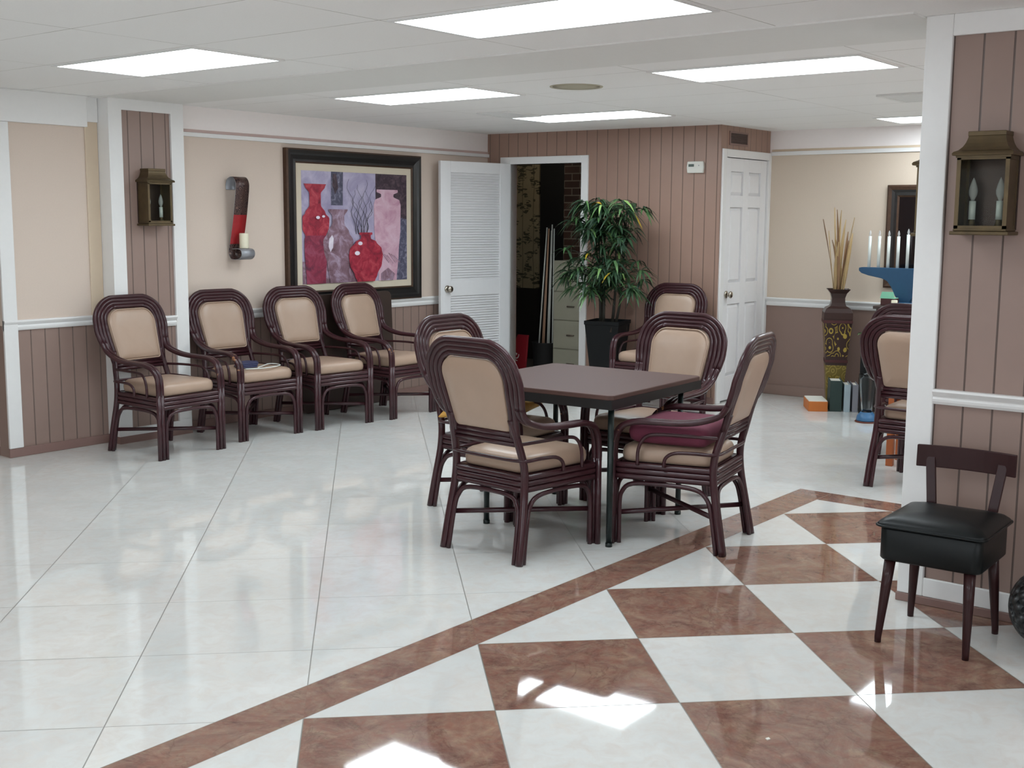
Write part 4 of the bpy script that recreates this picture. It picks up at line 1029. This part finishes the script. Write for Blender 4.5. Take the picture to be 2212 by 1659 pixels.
for (x0, y0, x1, y1) in ((-.15, .145, -.177, .168), (-.15, -.14, -.170, -.147), (.145, .145, .19, .168), (.145, -.14, .182, -.155)):
    m = MB(); m.tube([(x0, y0, .318), (x0 * .6 + x1 * .4, y0 * .6 + y1 * .4, .2), (x1, y1, .02), (x1, y1, 0)], [.021, .0185, .0125, .012], 14); m.build('leg', 'legwood', t)
for s in (-1, 1):
    m = MB(); a0, a1 = Vector((.186, s * .10, .34)), Vector((.232, s * .135, .64)); ax = (a1 - a0).normalized(); sd = Vector((0, 1, 0)); nn = ax.cross(sd).normalized()
    m.xbox(lambda a, b, c: a0 + sd * a + nn * b + ax * c, -.018, -.007, 0, .018, .007, (a1 - a0).length); m.build('back_post', 'legwood', t, bevel=.002)
m = MB(); loops = []
for i in range(13):
    q = i / 12 * 2 - 1; x = .228 - .028 * (q * q) + .012; y = q * .185
    loops.append([(x, y, .60), (x + .014, y, .60), (x + .018, y, .685), (x + .004, y, .685)])
m.rings(loops); m.s = [False] * len(m.s); m.build('backrest', 'legwood', t, bevel=.003)

# round relief pot cut by the right edge of the frame
def relief_mat():
    k = NT('grey_relief_metal'); o = k.obj(); vo = k.node('ShaderNodeTexVoronoi'); k.link(o, vo.inputs['Vector']); vo.inputs['Scale'].default_value = 34; vo.feature = 'F1'
    k.base(k.ramp(vo.outputs['Distance'], [(.1, lin((124, 128, 130))), (.5, lin((58, 62, 64)))])); k.bump(k.math('MULTIPLY', vo.outputs['Distance'], -1), 1.0, .05); k.rough(.4); k.b.inputs['Metallic'].default_value = .4; return k.m
M['relief'] = relief_mat()
t = thing('relief_pot', 'round dark grey pot with raised pattern at the foot of the right wing wall', 'pot', (4.52, 1.03, 0))
prof = [(.05, 0)] + [(.155 * math.sin(a), .152 - .152 * math.cos(a)) for a in [PI * (.14 + .70 * i / 16) for i in range(17)]]
MB().lathe(prof, 36).build('body', 'relief', t)
MB().lathe([(.072, .286), (.082, .292), (.084, .306), (.074, .308), (.06, .29)], 30).build('rim', 'relief', t)
o = MB().prism([(-.008, -.003), (.004, -.007), (.009, .001), (-.002, .006)], lambda a, b, c: (a, b, c), 0.0, .003).build('paper_scrap', 'paper', loc=(3.161, 1.493, 0.0002)); tag(o, 'tiny white scrap of paper lying on a brown floor tile in the foreground', 'paper scrap')

# ================================================================== STORAGE ROOM CONTENTS
t = thing('filing_cabinet', 'grey-green steel filing cabinet with drawers inside the open doorway', 'filing cabinet', (9.40, 6.42, 0))
MB().box(0, 0, 0, .55, .445, 1.155).build('body', 'cab_steel', t, bevel=.004)
for k in range(4):
    z = .03 + k * .278; dd = MB().box(-.016, .012, z, 0, .433, z + .268).build('drawer', 'cab_steel', t, bevel=.003)
    m = MB(); m.box(-.028, .18, z + .13, -.016, .265, z + .138); m.box(-.03, .18, z + .124, -.026, .265, z + .138); m.build('handle', 'chrome', dd)
t = thing('waste_bin', 'black bin holding the long poles beside the filing cabinet', 'bin', (9.52, 7.045, 0))
MB().lathe([(.11, 0), (.115, .01), (.132, .33), (.137, .34), (.128, .34), (.11, .03)], 24).build('body', 'store_black', t)
r = random.Random(2)
tops = [(0, .035, 1.47), (.01, .02, 1.46), (-.01, .005, 1.45), (.015, -.01, 1.44), (0, -.028, 1.50), (.01, -.045, 1.46)]
for i, (dx, dy, zt) in enumerate(tops):
    b = Vector((9.5 + .02 * (i % 2), 7.13 - .034 * i, .032)); e = Vector((9.52 + dx, 7.005 + dy, zt)); 
    m = MB(); m.tube([Vector((0, 0, 0)), (e - b) * .5, e - b], [.0085, .0085, .0065], 8, mi=0)
    o = m.build('long_pole', 'pole_wood' if i in (1, 2) else 'alu', loc=b)
    tag(o, 'long thin pole standing in the dark bin inside the doorway', 'pole', 'poles in the storage room')
t = thing('rolled_banner', 'red banner with white letters leaning inside the open doorway', 'banner', (9.24, 7.25, 0))
m = MB(); ba = rad(14)
m.prism([(-.16, 0), (.11, 0), (-.03, .42), (-.16, .42)], lambda a, b, c: (c + b * .12, a, b), 0, .02); m.build('sheet', 'red', t, bevel=.004)
cu = bpy.data.curves.new('lettering', 'FONT'); cu.body = 'ONG'; cu.size = .085; cu.extrude = .001
to = bpy.data.objects.new('lettering_tmp', cu); C.objects.link(to); bpy.context.view_layer.update()
me = bpy.data.meshes.new_from_object(to.evaluated_get(bpy.context.evaluated_depsgraph_get())); bpy.data.objects.remove(to)
lo = bpy.data.objects.new('lettering', me); C.objects.link(lo); me.materials.append(M['paper']); lo.parent = t
lo.matrix_local = Matrix(((0, .12, -1, .0), (-.25, -.0, 0, .05), (.97, 0, 0, .1), (0, 0, 0, 1))) if False else Matrix.Translation((.004, .035, .06)) @ Matrix(((.12, 0, -1, 0), (-.30, -.95, 0, 0), (.94, -.3, .1, 0), (0, 0, 0, 1)))

sl = bpy.data.lights.new('storage_fill_light', 'POINT'); sl.energy = 1.6; sl.shadow_soft_size = .06; sl.color = (1, .9, .75)  # unseen fill light added to brighten the storeroom
slo = bpy.data.objects.new('storage_fill_light', sl); C.objects.link(slo); slo.location = (9.9, 7.9, 2.2)

# ================================================================== CAMERA, WORLD, VIEW
cam = bpy.data.cameras.new('camera'); co = bpy.data.objects.new('camera', cam); C.objects.link(co)
rgt = Vector((0.6177930774512552, -0.7863111346121172, 0.006820046796913278)); upv = Vector((0.10293632382588085, 0.08946798084888033, 0.9906561429880893)); fwd = Vector((0.7795741316196432, 0.6113184767270078, -0.13621267680230845))
co.matrix_world = Matrix(((rgt.x, upv.x, -fwd.x, 0), (rgt.y, upv.y, -fwd.y, 0), (rgt.z, upv.z, -fwd.z, 1.54151686507), (0, 0, 0, 1)))
cam.sensor_width = 36; cam.sensor_fit = 'HORIZONTAL'; cam.lens = 41.94455640743155; cam.clip_start = .05; cam.clip_end = 60
sc = bpy.context.scene; sc.camera = co; sc.cycles.diffuse_bounces = 8
wd = bpy.data.worlds.new('world'); sc.world = wd; wd.use_nodes = True
bg = wd.node_tree.nodes['Background']; bg.inputs[0].default_value = (.8, .85, .9, 1); bg.inputs[1].default_value = .3
vs_ = sc.view_settings; vs_.view_transform = 'Standard'; vs_.look = 'None'; vs_.gamma = 1; vs_.use_curve_mapping = False; vs_.exposure = -0.03
